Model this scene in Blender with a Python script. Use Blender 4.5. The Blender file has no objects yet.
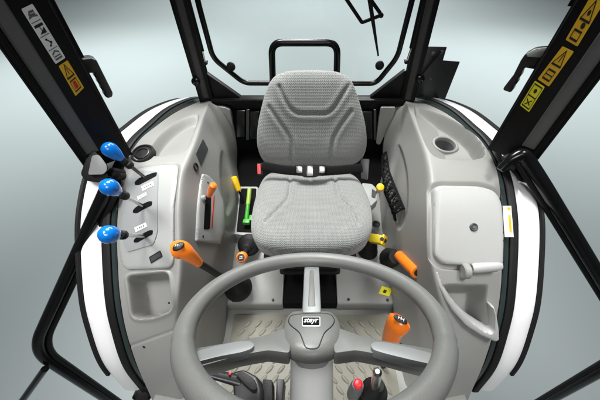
import bpy, bmesh, math, random
import numpy as np
from mathutils import Vector, Matrix
from mathutils.bvhtree import BVHTree
from mathutils.geometry import delaunay_2d_cdt
random.seed(4)
S = bpy.context.scene
COL = S.collection
R = math.radians
# ---------------------------------------------------------------- survey of the photograph
EYE = Vector((0, 0, 1.31)); FOC = 280.0; PU, PV = 310.0, 200.0; PITCH = R(46)
CP, SP = math.cos(PITCH), math.sin(PITCH)
def ray(u, v):
    xc = (u - PU) / FOC; yc = (PV - v) / FOC
    return Vector((xc, CP + yc * SP, -SP + yc * CP))
def at(u, v, x=None, y=None, z=None, t=None, pl=None):
    d = ray(u, v)
    if x is not None: t = x / d.x
    elif y is not None: t = y / d.y
    elif z is not None: t = (z - EYE.z) / d.z
    elif pl is not None: t = (pl[0] - EYE).dot(pl[1]) / d.dot(pl[1])
    return EYE + d * t
def pix(p):
    d = p - EYE
    dep = d.y * CP - d.z * SP; up = d.y * SP + d.z * CP
    return PU + FOC * d.x / dep, PV - FOC * up / dep
def plane3(a, b, c):
    n = (b - a).cross(c - a).normalized()
    if n.dot(EYE - a) < 0: n = -n
    return (a, n)

# ---------------------------------------------------------------- objects
ORG = {}
def props(o, label=None, cat=None, group=None, kind=None):
    if label: o['label'] = label
    if cat: o['category'] = cat
    if group: o['group'] = group
    if kind: o['kind'] = kind
    return o
def thing(name, loc, label, cat, group=None):
    o = bpy.data.objects.new(name, None); COL.objects.link(o)
    o.empty_display_size = 0.05; o.location = loc
    ORG[o.name] = Vector(loc)
    return props(o, label, cat, group, 'thing')
def obj(name, bm, mat, parent=None, ang=35, label=None):
    me = bpy.data.meshes.new(name)
    bmesh.ops.recalc_face_normals(bm, faces=bm.faces)
    if parent is not None: org = ORG[parent.name]
    else:
        vs = [v.co for v in bm.verts]
        org = Vector(((min(v.x for v in vs) + max(v.x for v in vs)) / 2, (min(v.y for v in vs) + max(v.y for v in vs)) / 2, min(v.z for v in vs)))
    for v in bm.verts: v.co -= org
    bm.to_mesh(me); bm.free()
    for p in me.polygons: p.use_smooth = True
    me.set_sharp_from_angle(angle=R(ang))
    me.materials.append(mat)
    o = bpy.data.objects.new(name, me); COL.objects.link(o)
    if parent is not None: o.parent = parent
    else: o.location = org
    ORG[o.name] = org
    if label: o['label'] = label
    return o
def copy_tree(o, delta, parent=None):
    c = o.copy(); COL.objects.link(c)
    if parent is None: c.location = o.location + Vector(delta)
    else: c.parent = parent
    ORG[c.name] = ORG[o.name] + Vector(delta)
    for ch in list(o.children): copy_tree(ch, delta, c)
    return c

# ---------------------------------------------------------------- shapes
def nb(): return bmesh.new()
def merge(dst, src):
    me = bpy.data.meshes.new('tmp'); src.to_mesh(me); src.free(); dst.from_mesh(me); bpy.data.meshes.remove(me)
def cat(pts, n=8, closed=False):
    pts = [Vector(p) for p in pts]; out = []; L = len(pts)
    if L < 3 and not closed: return pts
    for i in range(L if closed else L - 1):
        if closed: a, b, c, d = pts[i - 1], pts[i], pts[(i + 1) % L], pts[(i + 2) % L]
        else:
            b, c = pts[i], pts[i + 1]
            a = pts[i - 1] if i else b * 2 - c
            d = pts[i + 2] if i + 2 < L else c * 2 - b
        for k in range(n):
            t = k / n
            out.append(((b * 2) + (c - a) * t + (a * 2 - b * 5 + c * 4 - d) * t * t + (b * 3 - a - c * 3 + d) * t ** 3) * .5)
    if not closed: out.append(pts[-1])
    return out
def bend(pts, rad, n=6):
    """polyline with its corners rounded"""
    pts = [Vector(p) for p in pts]; out = [pts[0]]
    for i in range(1, len(pts) - 1):
        a, b, c = pts[i - 1], pts[i], pts[i + 1]
        r1 = min(rad, (a - b).length * .45, (c - b).length * .45)
        p = b + (a - b).normalized() * r1; q = b + (c - b).normalized() * r1
        for k in range(n + 1):
            t = k / n
            out.append(p * (1 - t) ** 2 + b * 2 * t * (1 - t) + q * t * t)
    out.append(pts[-1]); return out
def tube(bm, pts, r, seg=14, closed=False, squash=None):
    """squash = (vector, factor): flatten the section along the vector"""
    pts = [Vector(p) for p in pts]; L = len(pts)
    rs = r if isinstance(r, (list, tuple)) else [r] * L
    rings = []; up = None
    for i, p in enumerate(pts):
        if closed: tg = pts[(i + 1) % L] - pts[i - 1]
        else: tg = pts[min(i + 1, L - 1)] - pts[max(i - 1, 0)]
        tg.normalize()
        if up is None:
            up = tg.orthogonal().normalized()
        up = (up - tg * up.dot(tg)).normalized(); sd = tg.cross(up)
        ring = []
        for k in range(seg):
            a = 2 * math.pi * k / seg
            off = (up * math.cos(a) + sd * math.sin(a)) * rs[i]
            if squash: off = off + squash[0] * (off.dot(squash[0]) * (squash[1] - 1))
            ring.append(bm.verts.new(p + off))
        rings.append(ring)
    for i in range(L if closed else L - 1):
        a, b = rings[i], rings[(i + 1) % L]
        off = 0
        if closed and i == L - 1:
            off = min(range(seg), key=lambda s: (a[0].co - b[s].co).length)
        for k in range(seg):
            bm.faces.new((a[k], a[(k + 1) % seg], b[(k + 1 + off) % seg], b[(k + off) % seg]))
    if not closed:
        bm.faces.new(rings[0]); bm.faces.new(list(reversed(rings[-1])))
def frame(n):
    n = Vector(n).normalized(); a = n.orthogonal().normalized(); return a, n.cross(a), n
def lathe(bm, o, axis, prof, seg=32):
    o = Vector(o); a, b, n = frame(axis); rings = []
    for (r, h) in prof:
        rings.append([bm.verts.new(o + n * h + (a * math.cos(2 * math.pi * k / seg) + b * math.sin(2 * math.pi * k / seg)) * max(r, 1e-5)) for k in range(seg)])
    for i in range(len(rings) - 1):
        for k in range(seg):
            bm.faces.new((rings[i][k], rings[i][(k + 1) % seg], rings[i + 1][(k + 1) % seg], rings[i + 1][k]))
    bm.faces.new(rings[0]); bm.faces.new(list(reversed(rings[-1])))
def box(bm, c, sx, sy, sz, ax=None, bev=0.0, bs=2):
    t = nb(); X, Y, Z = ax if ax else (Vector((1, 0, 0)), Vector((0, 1, 0)), Vector((0, 0, 1)))
    r = bmesh.ops.create_cube(t, size=1)
    for v in t.verts: v.co = Vector(c) + X * v.co.x * sx + Y * v.co.y * sy + Z * v.co.z * sz
    if bev: bmesh.ops.bevel(t, geom=t.edges[:], offset=bev, segments=bs, profile=.5, affect='EDGES')
    merge(bm, t)
def prism(bm, poly, off, bev=0.0, bs=2):
    """solid between a flat outline and the same outline moved by off"""
    t = nb(); off = Vector(off); poly = [Vector(p) for p in poly]
    a = [t.verts.new(p) for p in poly]; b = [t.verts.new(p + off) for p in poly]; n = len(a)
    t.faces.new(a); t.faces.new(list(reversed(b)))
    for i in range(n): t.faces.new((a[i], b[i], b[(i + 1) % n], a[(i + 1) % n]))
    bmesh.ops.recalc_face_normals(t, faces=t.faces)
    if bev:
        es = [e for e in t.edges if len(e.link_faces) == 2 and e.calc_face_angle(0) > R(25)]
        bmesh.ops.bevel(t, geom=es, offset=bev, segments=bs, profile=.5, affect='EDGES', clamp_overlap=True)
    merge(bm, t)
def blob(bm, c, rx, ry, rz, ax=None, nu=24, nv=16, e=1.0):
    X, Y, Z = ax if ax else (Vector((1, 0, 0)), Vector((0, 1, 0)), Vector((0, 0, 1)))
    prof = [(math.sin(math.pi * i / nv), -math.cos(math.pi * i / nv)) for i in range(nv + 1)]
    rings = []
    for (r, h) in prof:
        r = max(r, 1e-4) ** e
        rings.append([bm.verts.new(Vector(c) + X * r * math.cos(2 * math.pi * k / nu) * rx + Y * r * math.sin(2 * math.pi * k / nu) * ry + Z * h * rz) for k in range(nu)])
    for i in range(nv):
        for k in range(nu): bm.faces.new((rings[i][k], rings[i][(k + 1) % nu], rings[i + 1][(k + 1) % nu], rings[i + 1][k]))
    bm.faces.new(rings[0]); bm.faces.new(list(reversed(rings[-1])))
def chaikin(poly, n=2):
    for _ in range(n):
        out = []
        for i in range(len(poly)):
            a, b = poly[i], poly[(i + 1) % len(poly)]
            out += [(a[0] * .75 + b[0] * .25, a[1] * .75 + b[1] * .25), (a[0] * .25 + b[0] * .75, a[1] * .25 + b[1] * .75)]
        poly = out
    return poly
def rnd(poly, r, n=5):
    """2D outline with every corner rounded by r"""
    out = []; L = len(poly)
    for i in range(L):
        a, b, c = Vector(poly[i - 1]), Vector(poly[i]), Vector(poly[(i + 1) % L])
        r1 = min(r, (a - b).length * .48, (c - b).length * .48)
        p = b + (a - b).normalized() * r1; q = b + (c - b).normalized() * r1
        for k in range(n + 1):
            t = k / n; w = p * (1 - t) ** 2 + b * 2 * t * (1 - t) + q * t * t
            out.append((w.x, w.y))
    return out
def sdist(P, poly):
    """signed distance, inside positive (numpy)"""
    P = np.asarray(P, float); poly = np.asarray(poly, float); d = np.full(len(P), 1e9); ins = np.zeros(len(P), bool)
    for i in range(len(poly)):
        a = poly[i]; b = poly[(i + 1) % len(poly)]; ab = b - a
        t = np.clip(((P - a) @ ab) / max(ab @ ab, 1e-9), 0, 1)
        d = np.minimum(d, np.linalg.norm(P - (a + t[:, None] * ab), axis=1))
        c = (a[1] > P[:, 1]) != (b[1] > P[:, 1])
        with np.errstate(divide='ignore', invalid='ignore'):
            xi = (b[0] - a[0]) * (P[:, 1] - a[1]) / (b[1] - a[1]) + a[0]
        ins ^= c & (P[:, 0] < xi)
    return np.where(ins, d, -d)
def ldist(P, line):
    P = np.asarray(P, float); line = np.asarray(line, float); d = np.full(len(P), 1e9)
    for i in range(len(line) - 1):
        a, b = line[i], line[i + 1]; ab = b - a
        t = np.clip(((P - a) @ ab) / max(ab @ ab, 1e-9), 0, 1)
        d = np.minimum(d, np.linalg.norm(P - (a + t[:, None] * ab), axis=1))
    return d
def sstep(x): x = np.clip(x, 0, 1); return x * x * (3 - 2 * x)

# ---------------------------------------------------------------- materials
def mat(name, col, rough=.5, metal=0., bump=0., bscale=300., var=0., vscale=6., spec=.5, coat=0., dirt=None):
    m = bpy.data.materials.new(name); m.use_nodes = True
    nt = m.node_tree; b = nt.nodes['Principled BSDF']
    b.inputs['Base Color'].default_value = (*col, 1); b.inputs['Roughness'].default_value = rough
    b.inputs['Metallic'].default_value = metal; b.inputs['Specular IOR Level'].default_value = spec
    b.inputs['Coat Weight'].default_value = coat
    tc = nt.nodes.new('ShaderNodeTexCoord')
    if var:
        n = nt.nodes.new('ShaderNodeTexNoise'); n.inputs['Scale'].default_value = vscale; n.inputs['Detail'].default_value = 6
        nt.links.new(tc.outputs['Object'], n.inputs['Vector'])
        rp = nt.nodes.new('ShaderNodeMapRange'); rp.inputs[1].default_value = .3; rp.inputs[2].default_value = .7
        rp.inputs[3].default_value = 1 - var; rp.inputs[4].default_value = 1 + var
        nt.links.new(n.outputs['Fac'], rp.inputs[0])
        mx = nt.nodes.new('ShaderNodeMix'); mx.data_type = 'RGBA'; mx.blend_type = 'MULTIPLY'; mx.inputs[0].default_value = 1
        mx.inputs[6].default_value = (*col, 1); nt.links.new(rp.outputs[0], mx.inputs[7])
        nt.links.new(mx.outputs[2], b.inputs['Base Color'])
        r2 = nt.nodes.new('ShaderNodeMapRange'); r2.inputs[3].default_value = max(rough - .08, .03); r2.inputs[4].default_value = rough + .08
        nt.links.new(n.outputs['Fac'], r2.inputs[0]); nt.links.new(r2.outputs[0], b.inputs['Roughness'])
    if bump:
        n2 = nt.nodes.new('ShaderNodeTexNoise'); n2.inputs['Scale'].default_value = bscale; n2.inputs['Detail'].default_value = 3
        nt.links.new(tc.outputs['Object'], n2.inputs['Vector'])
        bp = nt.nodes.new('ShaderNodeBump'); bp.inputs['Strength'].default_value = bump; bp.inputs['Distance'].default_value = .001
        nt.links.new(n2.outputs['Fac'], bp.inputs['Height']); nt.links.new(bp.outputs[0], b.inputs['Normal'])
    return m
M = {}
M['console'] = mat('moulded grey plastic', (.272, .270, .256), .44, bump=.35, bscale=420, var=.035, vscale=5)
M['pale'] = mat('pale grey plastic', (.40, .405, .39), .38, bump=.2, bscale=420, var=.03)
M['column'] = mat('pale column plastic', (.60, .605, .585), .42, bump=.2, bscale=420, var=.03)  # lighter copy of the pale plastic, brightened against the hub's shadow
M['midgrey'] = mat('mid grey plastic', (.28, .285, .28), .5, bump=.3, bscale=420, var=.04)
M['panel'] = mat('light grey panel plastic', (.33, .335, .325), .42, bump=.2, bscale=420, var=.03)
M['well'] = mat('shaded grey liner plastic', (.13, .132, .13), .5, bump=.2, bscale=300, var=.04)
M['plate'] = mat('grey lever plate', (.27, .28, .28), .45, bump=.15, bscale=500, var=.02)
M['white'] = mat('white fender paint', (.90, .90, .90), .22, coat=.4, var=.01)
M['black'] = mat('black painted steel', (.006, .006, .0065), .38, spec=.25, bump=.08, bscale=250, var=.15, vscale=12)
M['gloss'] = mat('black gloss tube paint', (.006, .0062, .0066), .2, spec=.35, coat=.15, var=.1, vscale=9)
M['rubber'] = mat('black rubber', (.009, .009, .009), .55, spec=.3, bump=.4, bscale=260, var=.15)
M['darkgrey'] = mat('dark grey plastic', (.05, .052, .052), .42, bump=.2, bscale=300, var=.08)
M['channel'] = mat('grey glazing channel', (.11, .112, .11), .42, bump=.1, var=.06)
M['glassstrip'] = mat('grey green glass edge', (.028, .038, .038), .14, var=.03)
M['wheel'] = mat('grey polyurethane grip', (.155, .157, .148), .4, bump=.35, bscale=520, var=.035, vscale=14)
M['hub'] = mat('grey hub plastic', (.15, .152, .143), .36, bump=.25, bscale=520, var=.03)
M['silver'] = mat('silver grey spoke paint', (.25, .26, .258), .33, metal=.15, var=.03)
M['chrome'] = mat('brushed steel', (.62, .62, .6), .25, metal=1., var=.05, vscale=30)
M['orange'] = mat('orange plastic', (.93, .21, .014), .3, coat=.3, var=.04, vscale=30)
M['blue'] = mat('blue plastic', (.004, .17, .62), .2, coat=.5, var=.04, vscale=30)
M['yellow'] = mat('yellow plastic', (.86, .52, .012), .32, coat=.2, var=.04, vscale=30)
M['green'] = mat('green plastic', (.045, .33, .03), .38, var=.06, vscale=30)
M['red'] = mat('red plastic', (.62, .02, .03), .32, var=.06, vscale=30)
M['pink'] = mat('red buckle button', (.72, .075, .085), .35)
M['mat'] = mat('olive grey floor rubber', (.18, .174, .14), .55, bump=.4, bscale=240, var=.07, vscale=14)
M['floorpan'] = mat('floor pan paint', (.22, .225, .205), .5, bump=.2, bscale=200, var=.05, vscale=8)
M['decalwhite'] = mat('white sticker', (.86, .88, .86), .4, var=.02)
M['decalyellow'] = mat('yellow sticker', (.80, .47, .02), .4, var=.03)
M['decallemon'] = mat('lemon sticker', (.86, .78, .02), .4, var=.03)
M['ink'] = mat('black sticker ink', (.012, .012, .012), .5)
M['inkgrey'] = mat('grey sticker ink', (.12, .12, .12), .5)
M['inkred'] = mat('red sticker ink', (.55, .03, .015), .5)
M['switch'] = mat('black switch plastic', (.016, .016, .0165), .34, bump=.15, bscale=300, var=.1)
M['screen'] = mat('dark display window', (.055, .058, .06), .2)
M['web'] = mat('black belt webbing', (.006, .006, .0065), .8, spec=.15, bump=.5, bscale=600, var=.15, vscale=40)
M['smoke'] = mat('smoked plastic', (.03, .035, .033), .25, var=.3, vscale=9)

M['pit'] = mat('matt black panel and slot shade', (.004, .004, .0042), .8, bump=.2, bscale=120, spec=.12)

def fabric(name, base, dark):
    """woven seat cloth: staggered pale stitches on a darker ground, laid out on the pad's own UVs"""
    m = bpy.data.materials.new(name); m.use_nodes = True; nt = m.node_tree; b = nt.nodes['Principled BSDF']
    N = nt.nodes.new; L = nt.links.new
    uv = N('ShaderNodeUVMap'); uv.uv_map = 'cloth'
    sp = N('ShaderNodeSeparateXYZ'); L(uv.outputs[0], sp.inputs[0])
    def mth(op, a, bb=None):
        n = N('ShaderNodeMath'); n.operation = op
        for i, q in enumerate((a, bb)):
            if q is None: continue
            if isinstance(q, (int, float)): n.inputs[i].default_value = q
            else: L(q, n.inputs[i])
        return n.outputs[0]
    kx = 2 * math.pi / .0078; ky = 2 * math.pi / .0054
    tri = mth('MULTIPLY', mth('PINGPONG', mth('ADD', sp.outputs[0], 5.), .0039), .65)      # zig-zag rows
    row = mth('SINE', mth('MULTIPLY', mth('ADD', sp.outputs[1], tri), ky))
    colm = mth('SINE', mth('MULTIPLY', sp.outputs[0], 2 * kx))
    ns = N('ShaderNodeTexNoise'); ns.inputs['Scale'].default_value = 220; ns.inputs['Detail'].default_value = 4; L(uv.outputs[0], ns.inputs['Vector'])
    big = N('ShaderNodeTexNoise'); big.inputs['Scale'].default_value = 9; big.inputs['Detail'].default_value = 3; L(uv.outputs[0], big.inputs['Vector'])
    h = mth('ADD', mth('ADD', mth('MULTIPLY', row, .6), mth('MULTIPLY', colm, .45)), mth('MULTIPLY', mth('SUBTRACT', ns.outputs['Fac'], .5), 1.6))
    mr = N('ShaderNodeMapRange'); mr.inputs[1].default_value = -.9; mr.inputs[2].default_value = .5; L(h, mr.inputs[0])
    mx = N('ShaderNodeMix'); mx.data_type = 'RGBA'; mx.inputs[6].default_value = (*dark, 1); mx.inputs[7].default_value = (*base, 1); L(mr.outputs[0], mx.inputs[0])
    mv = N('ShaderNodeMapRange'); mv.inputs[3].default_value = .9; mv.inputs[4].default_value = 1.1; L(big.outputs['Fac'], mv.inputs[0])
    m2 = N('ShaderNodeMix'); m2.data_type = 'RGBA'; m2.blend_type = 'MULTIPLY'; m2.inputs[0].default_value = 1; L(mx.outputs[2], m2.inputs[6]); L(mv.outputs[0], m2.inputs[7])
    L(m2.outputs[2], b.inputs['Base Color']); b.inputs['Roughness'].default_value = .85; b.inputs['Sheen Weight'].default_value = .25
    bp = N('ShaderNodeBump'); bp.inputs['Strength'].default_value = .45; bp.inputs['Distance'].default_value = .0016; L(h, bp.inputs['Height']); L(bp.outputs[0], b.inputs['Normal'])
    return m
M['cloth'] = fabric('grey woven seat cloth', (.31, .32, .305), (.135, .142, .136))
def glassmat():
    m = bpy.data.materials.new('clear glazing'); m.use_nodes = True; nt = m.node_tree
    for n in list(nt.nodes): nt.nodes.remove(n)
    o = nt.nodes.new('ShaderNodeOutputMaterial'); t = nt.nodes.new('ShaderNodeBsdfTransparent'); g = nt.nodes.new('ShaderNodeBsdfGlossy')
    t.inputs[0].default_value = (.985, .992, .99, 1); g.inputs['Roughness'].default_value = .02
    f = nt.nodes.new('ShaderNodeFresnel'); f.inputs['IOR'].default_value = 1.25
    mx = nt.nodes.new('ShaderNodeMixShader'); nt.links.new(f.outputs[0], mx.inputs[0]); nt.links.new(t.outputs[0], mx.inputs[1]); nt.links.new(g.outputs[0], mx.inputs[2]); nt.links.new(mx.outputs[0], o.inputs[0])
    return m
M['glass'] = glassmat()

# ---------------------------------------------------------------- studio backdrop: floor sweeping up into a wall
bm = nb(); prof = [(-6, -1.05), (0, -1.05), (9, -1.05), (13, -1.05), (15, -.98), (16.5, -.6), (17.5, .2), (18, 1.5), (18, 5)]
prof = cat([Vector((0, a, b)) for a, b in prof], 6)
xs = [-26, -12, -6, 0, 6, 12, 26]; g = [[bm.verts.new((x, p.y, p.z)) for x in xs] for p in prof]
for i in range(len(g) - 1):
    for k in range(len(xs) - 1): bm.faces.new((g[i][k], g[i][k + 1], g[i + 1][k + 1], g[i + 1][k]))
m = mat('studio backdrop paint', (.45, .495, .497), .75, bump=.05, bscale=40, var=.012, vscale=.7, spec=.2)
props(obj('studio_floor', bm, m), kind='structure')

# ---------------------------------------------------------------- fenders
K = [(1.95, .22), (1.74, .43), (1.55, .55), (1.234, .655), (1.0, .695), (.866, .708), (.737, .69), (.642, .643), (.553, .573), (.418, .424), (.346, .311), (.276, .16), (.235, -.03)]
KD = cat([Vector((0, a, b)) for a, b in K], 8)
def arc_band(bm, x0, x1, thick, lift=0., i0=0, i1=None, crown=0., bev=.003):
    pts = KD[i0:i1]; L = len(pts); nx = 7; top = []; bot = []
    for i, p in enumerate(pts):
        tg = (pts[min(i + 1, L - 1)] - pts[max(i - 1, 0)]).normalized(); n = Vector((0, tg.z, -tg.y))
        if n.z < 0 and abs(n.z) > .3: n = -n
        if n.y > .6 and p.y < 1: n = -n
        tr = []; br = []
        for k in range(nx):
            s = k / (nx - 1); c = crown * (1 - (2 * s - 1) ** 2) - (bev if k in (0, nx - 1) else 0)
            q = Vector((x0 + (x1 - x0) * s, p.y, p.z))
            tr.append(bm.verts.new(q + n * (lift + c))); br.append(bm.verts.new(q + n * (lift - thick)))
        top.append(tr); bot.append(br)
    for i in range(L - 1):
        for k in range(nx - 1):
            bm.faces.new((top[i][k], top[i][k + 1], top[i + 1][k + 1], top[i + 1][k])); bm.faces.new((bot[i][k], bot[i + 1][k], bot[i + 1][k + 1], bot[i][k + 1]))
        bm.faces.new((top[i][0], top[i + 1][0], bot[i + 1][0], bot[i][0])); bm.faces.new((top[i][-1], bot[i][-1], bot[i + 1][-1], top[i + 1][-1]))
    for i in (0, L - 1):
        for k in range(nx - 1): bm.faces.new((top[i][k], bot[i][k], bot[i][k + 1], top[i][k + 1]))
for sd, lab in ((-1, 'white curved wheel fender with black edging on the lever console side'), (1, 'white curved wheel fender with black edging beside the storage box console')):
    t = thing('wheel_fender', (sd * .7, .9, 0), lab, 'fender', 'white rear wheel fenders')
    b = nb(); arc_band(b, sd * .677, sd * .752, .03, 0, crown=.006); obj('fender_panel', b, M['white'], t)
    b = nb(); arc_band(b, sd * .754, sd * .768, .04, .004, 4, 92); obj('rubber_edge', b, M['rubber'], t)
    b = nb(); arc_band(b, sd * .648, sd * .675, .05, .012, 0); obj('seal_strip', b, M['rubber'], t)
    b = nb(); arc_band(b, sd * .632, sd * .649, .05, .004, 0); obj('glazing_strip', b, M['glassstrip'], t)
    if sd > 0:
        q = nb(); P0 = [at(503, 206, x=.632), at(511.5, 206, x=.649), at(514, 237, x=.649), at(505, 237, x=.632)]
        n = (P0[1] - P0[0]).cross(P0[3] - P0[0]).normalized(); n = n if n.z > 0 else -n
        prism(q, [p + n * .0065 for p in P0], n * .0015); s = obj('warning_sticker', q, M['decalwhite'], t, label='white and yellow warning sticker')
        q = nb()
        def lp(a, bb): return P0[0] * (1 - a) * (1 - bb) + P0[1] * a * (1 - bb) + P0[2] * a * bb + P0[3] * (1 - a) * bb + n * .0082
        for (a0, b0, a1, b1) in ((.55, .05, .9, .14), (.6, .3, .85, .85)):
            prism(q, [lp(a0, b0), lp(a1, b0), lp(a1, b1), lp(a0, b1)], n * .0004)
        obj('sticker_print', q, M['decalyellow'], s)

# ---------------------------------------------------------------- moulded side consoles
LEFT = [ # E0(u,v)  E1(u,v)  R(u,v,z)  M(u,v,z)  F(u,v,z)
 ((203,100),(205,100),(209,101,.575),(217,106,.560),(231,108,.520)),
 ((178,111),(181,112),(203,118,.655),(220,132,.500),(236,142,.350)),
 ((155,127),(159,129),(196,140,.695),(220,152,.520),(236,163,.270)),
 ((138,142),(142,145),(189,158,.705),(222,170,.500),(240,186,.220)),
 ((124,168),(128,170),(182,178,.695),(225,190,.460),(240,203,.200)),
 ((119,200),(123,200),(180,205,.665),(223,215,.430),(237,230,.180)),
 ((117,235),(121,235),(180,235,.610),(218,245,.400),(232,256,.160)),
 ((118,265),(122,265),(180,265,.550),(212,272,.370),(228,280,.140)),
 ((120,295),(124,295),(178,295,.480),(205,300,.320),(225,303,.100)),
 ((126,330),(130,330),(175,325,.370),(200,335,.220),(222,345,.004)),
 ((137,365),(141,365),(175,365,.200),(198,375,.090),(215,385,-.01)),
 ((150,395),(154,395),(178,395,.020),(195,400,-.03),(207,405,-.05)),
 ((160,420),(164,420),(184,420,-.12),(197,424,-.14),(206,428,-.15))]
RIGHT = [tuple((620 - p[0],) + p[1:] for p in row) for row in LEFT]
def setR(i, u, v, z):
    r = list(RIGHT[i]); r[2] = (u, v, z); RIGHT[i] = tuple(r)
for a in ((0, 406, 101, .575), (1, 413, 120, .65), (2, 421, 140, .69), (3, 427, 160, .70), (4, 430, 182, .69), (5, 430, 206, .665), (6, 430, 235, .61), (7, 432, 262, .55), (8, 438, 290, .48), (9, 446, 322, .37)): setR(*a)
def console_grid(tab, sd):
    rows = []
    for e0, e1, r, m_, f in tab:
        a = at(e0[0], e0[1], x=sd * .63); b = at(e1[0], e1[1], x=sd * .612); b.z = max(b.z, a.z)
        rows.append([a, b, at(r[0], r[1], z=r[2]), at(m_[0], m_[1], z=m_[2]), at(f[0], f[1], z=f[2])])
    G = np.array([[list(p) for p in cat([rw[j] for rw in rows], 32)] for j in range(5)])      # 5 x n x 3
    n = G.shape[1]; NC = 210; cnt = [8, 88, 64, 50]; out = np.zeros((n, NC + 1, 3)); c = 0
    for j in range(4):
        for k in range(cnt[j]):
            s = k / cnt[j]; out[:, c] = G[j] * (1 - s) + G[j + 1] * s; c += 1
    out[:, c] = G[4]; out = out[:, :c + 1]
    for _ in range(30):
        q = out.copy(); q[:, 1:-1] = (out[:, :-2] + out[:, 1:-1] * 2 + out[:, 2:]) / 4; out = q
    for _ in range(18):
        q = out.copy(); q[1:-1] = (out[:-2] + out[1:-1] * 2 + out[2:]) / 4; out = q
    return out
def npix(A):
    d = A - np.array(EYE); dep = d[:, 1] * CP - d[:, 2] * SP; up = d[:, 1] * SP + d[:, 2] * CP
    return np.stack([PU + FOC * d[:, 0] / dep, PV - FOC * up / dep], 1)
def carve(A, P, poly, depth, soft, vec=(0, 0, -1), floor=None):
    k = sstep(sdist(P, poly) / soft); A += np.outer(k * depth, np.array(vec))
def groove(A, P, line, depth, w, vec=(0, 0, -1)):
    k = np.exp(-(ldist(P, line) / w) ** 2); A += np.outer(k * depth, np.array(vec))
def console_mesh(out, carves):
    n, c, _ = out.shape; A = out.reshape(-1, 3).copy(); P = npix(A)
    for fn in carves: fn(A, P)
    bm = nb(); vs = [bm.verts.new(p) for p in A]
    for i in range(n - 1):
        for k in range(c - 1): bm.faces.new((vs[i * c + k], vs[i * c + k + 1], vs[(i + 1) * c + k + 1], vs[(i + 1) * c + k]))
    bmesh.ops.recalc_face_normals(bm, faces=bm.faces)
    if sum(f.normal.z for f in bm.faces) < 0: bmesh.ops.reverse_faces(bm, faces=bm.faces)
    return bm
def finish_console(bm, name, material, parent):
    bvh = BVHTree.FromBMesh(bm)
    ext = [e for e in bm.edges if e.is_boundary]
    r = bmesh.ops.extrude_edge_only(bm, edges=ext)                      # turned-under rim gives the moulding its thickness
    for v in [q for q in r['geom'] if isinstance(q, bmesh.types.BMVert)]: v.co.z -= .035
    o = obj(name, bm, material, parent, ang=60)
    return o, bvh
BV = {}
def bowed(side, u, v0, v1):
    """a sheet curved only fore and aft, fitted to the moulding's centre line"""
    P = [surf(u, v0 + (v1 - v0) * k / 12, side)[0] for k in range(13)]
    c = np.polyfit([p.y for p in P], [p.z for p in P], 2)
    def f(u_, v_):
        z = P[6].z
        for _ in range(30): q = at(u_, v_, z=z); z = .5 * z + .5 * float(np.polyval(c, q.y))
        return q, Vector((0, -float(2 * c[0] * q.y + c[1]), 1)).normalized()
    return f
def surf(u, v, side):
    if callable(side): return side(u, v)
    d = ray(u, v).normalized(); h = BV[side].ray_cast(EYE, d)
    if h[0] is None: return None
    n = h[1]; n = n if n.dot(d) < 0 else -n
    return h[0], n
def patch(poly, side, h, r=2.0, step=2.0, base=.004, depth=None):
    """raised skin that follows the moulding inside an outline"""
    poly = [Vector((p[0], p[1])) for p in poly]; pl = []
    for i in range(len(poly)):
        a, b = poly[i], poly[(i + 1) % len(poly)]; k = max(1, int((b - a).length / step))
        pl += [a + (b - a) * (j / k) for j in range(k)]
    us = [p.x for p in pl]; vs_ = [p.y for p in pl]; cand = []
    y = min(vs_)
    while y < max(vs_):
        x = min(us)
        while x < max(us): cand.append((x, y)); x += step
        y += step
    arr = [(p.x, p.y) for p in pl]
    extra = []
    if cand:
        sd = sdist(cand, arr); extra = [Vector(c) for c, s in zip(cand, sd) if s > step * .7]
    cx = sum(us) / len(us); cy = sum(vs_) / len(vs_)
    ring = []
    for p in pl:
        for f in (.4, .85):
            q = p + (Vector((cx, cy)) - p).normalized() * r * f; ring.append(q)
    if ring: ring = [q for q, s in zip(ring, sdist([tuple(q) for q in ring], arr)) if s > r * .2]
    allp = pl + extra + ring; n = len(pl)
    res = delaunay_2d_cdt(allp, [(i, (i + 1) % n) for i in range(n)], [list(range(n))], 1, 1e-4)
    bm = nb(); top = []; co = res[0]; sdv = sdist([tuple(c) for c in co], arr)
    nrm = []
    for c, s in zip(co, sdv):
        hh = surf(c.x, c.y, side)
        if hh is None: hh = surf(c.x + (cx - c.x) * .1, c.y + (cy - c.y) * .1, side)
        q = min(max(s, 0) / r, 1); k = 1 if r <= 1.2 else math.sqrt(max(0, 1 - (1 - q) ** 2)) * .75 + .25
        top.append(bm.verts.new(hh[0] + hh[1] * h * k)); nrm.append(hh[1])
    for f in res[2]:
        try: bm.faces.new([top[i] for i in f])
        except ValueError: pass
    bmesh.ops.recalc_face_normals(bm, faces=bm.faces)
    bd = [e for e in bm.edges if e.is_boundary]
    ids = {v: nrm[i] for i, v in enumerate(top)}
    r_ = bmesh.ops.extrude_edge_only(bm, edges=bd)
    for v in [q for q in r_['geom'] if isinstance(q, bmesh.types.BMVert)]:
        src = min(top, key=lambda w: (w.co - v.co).length_squared); v.co -= ids[src] * (min(h * .25, .004) + base)
    return bm

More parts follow.
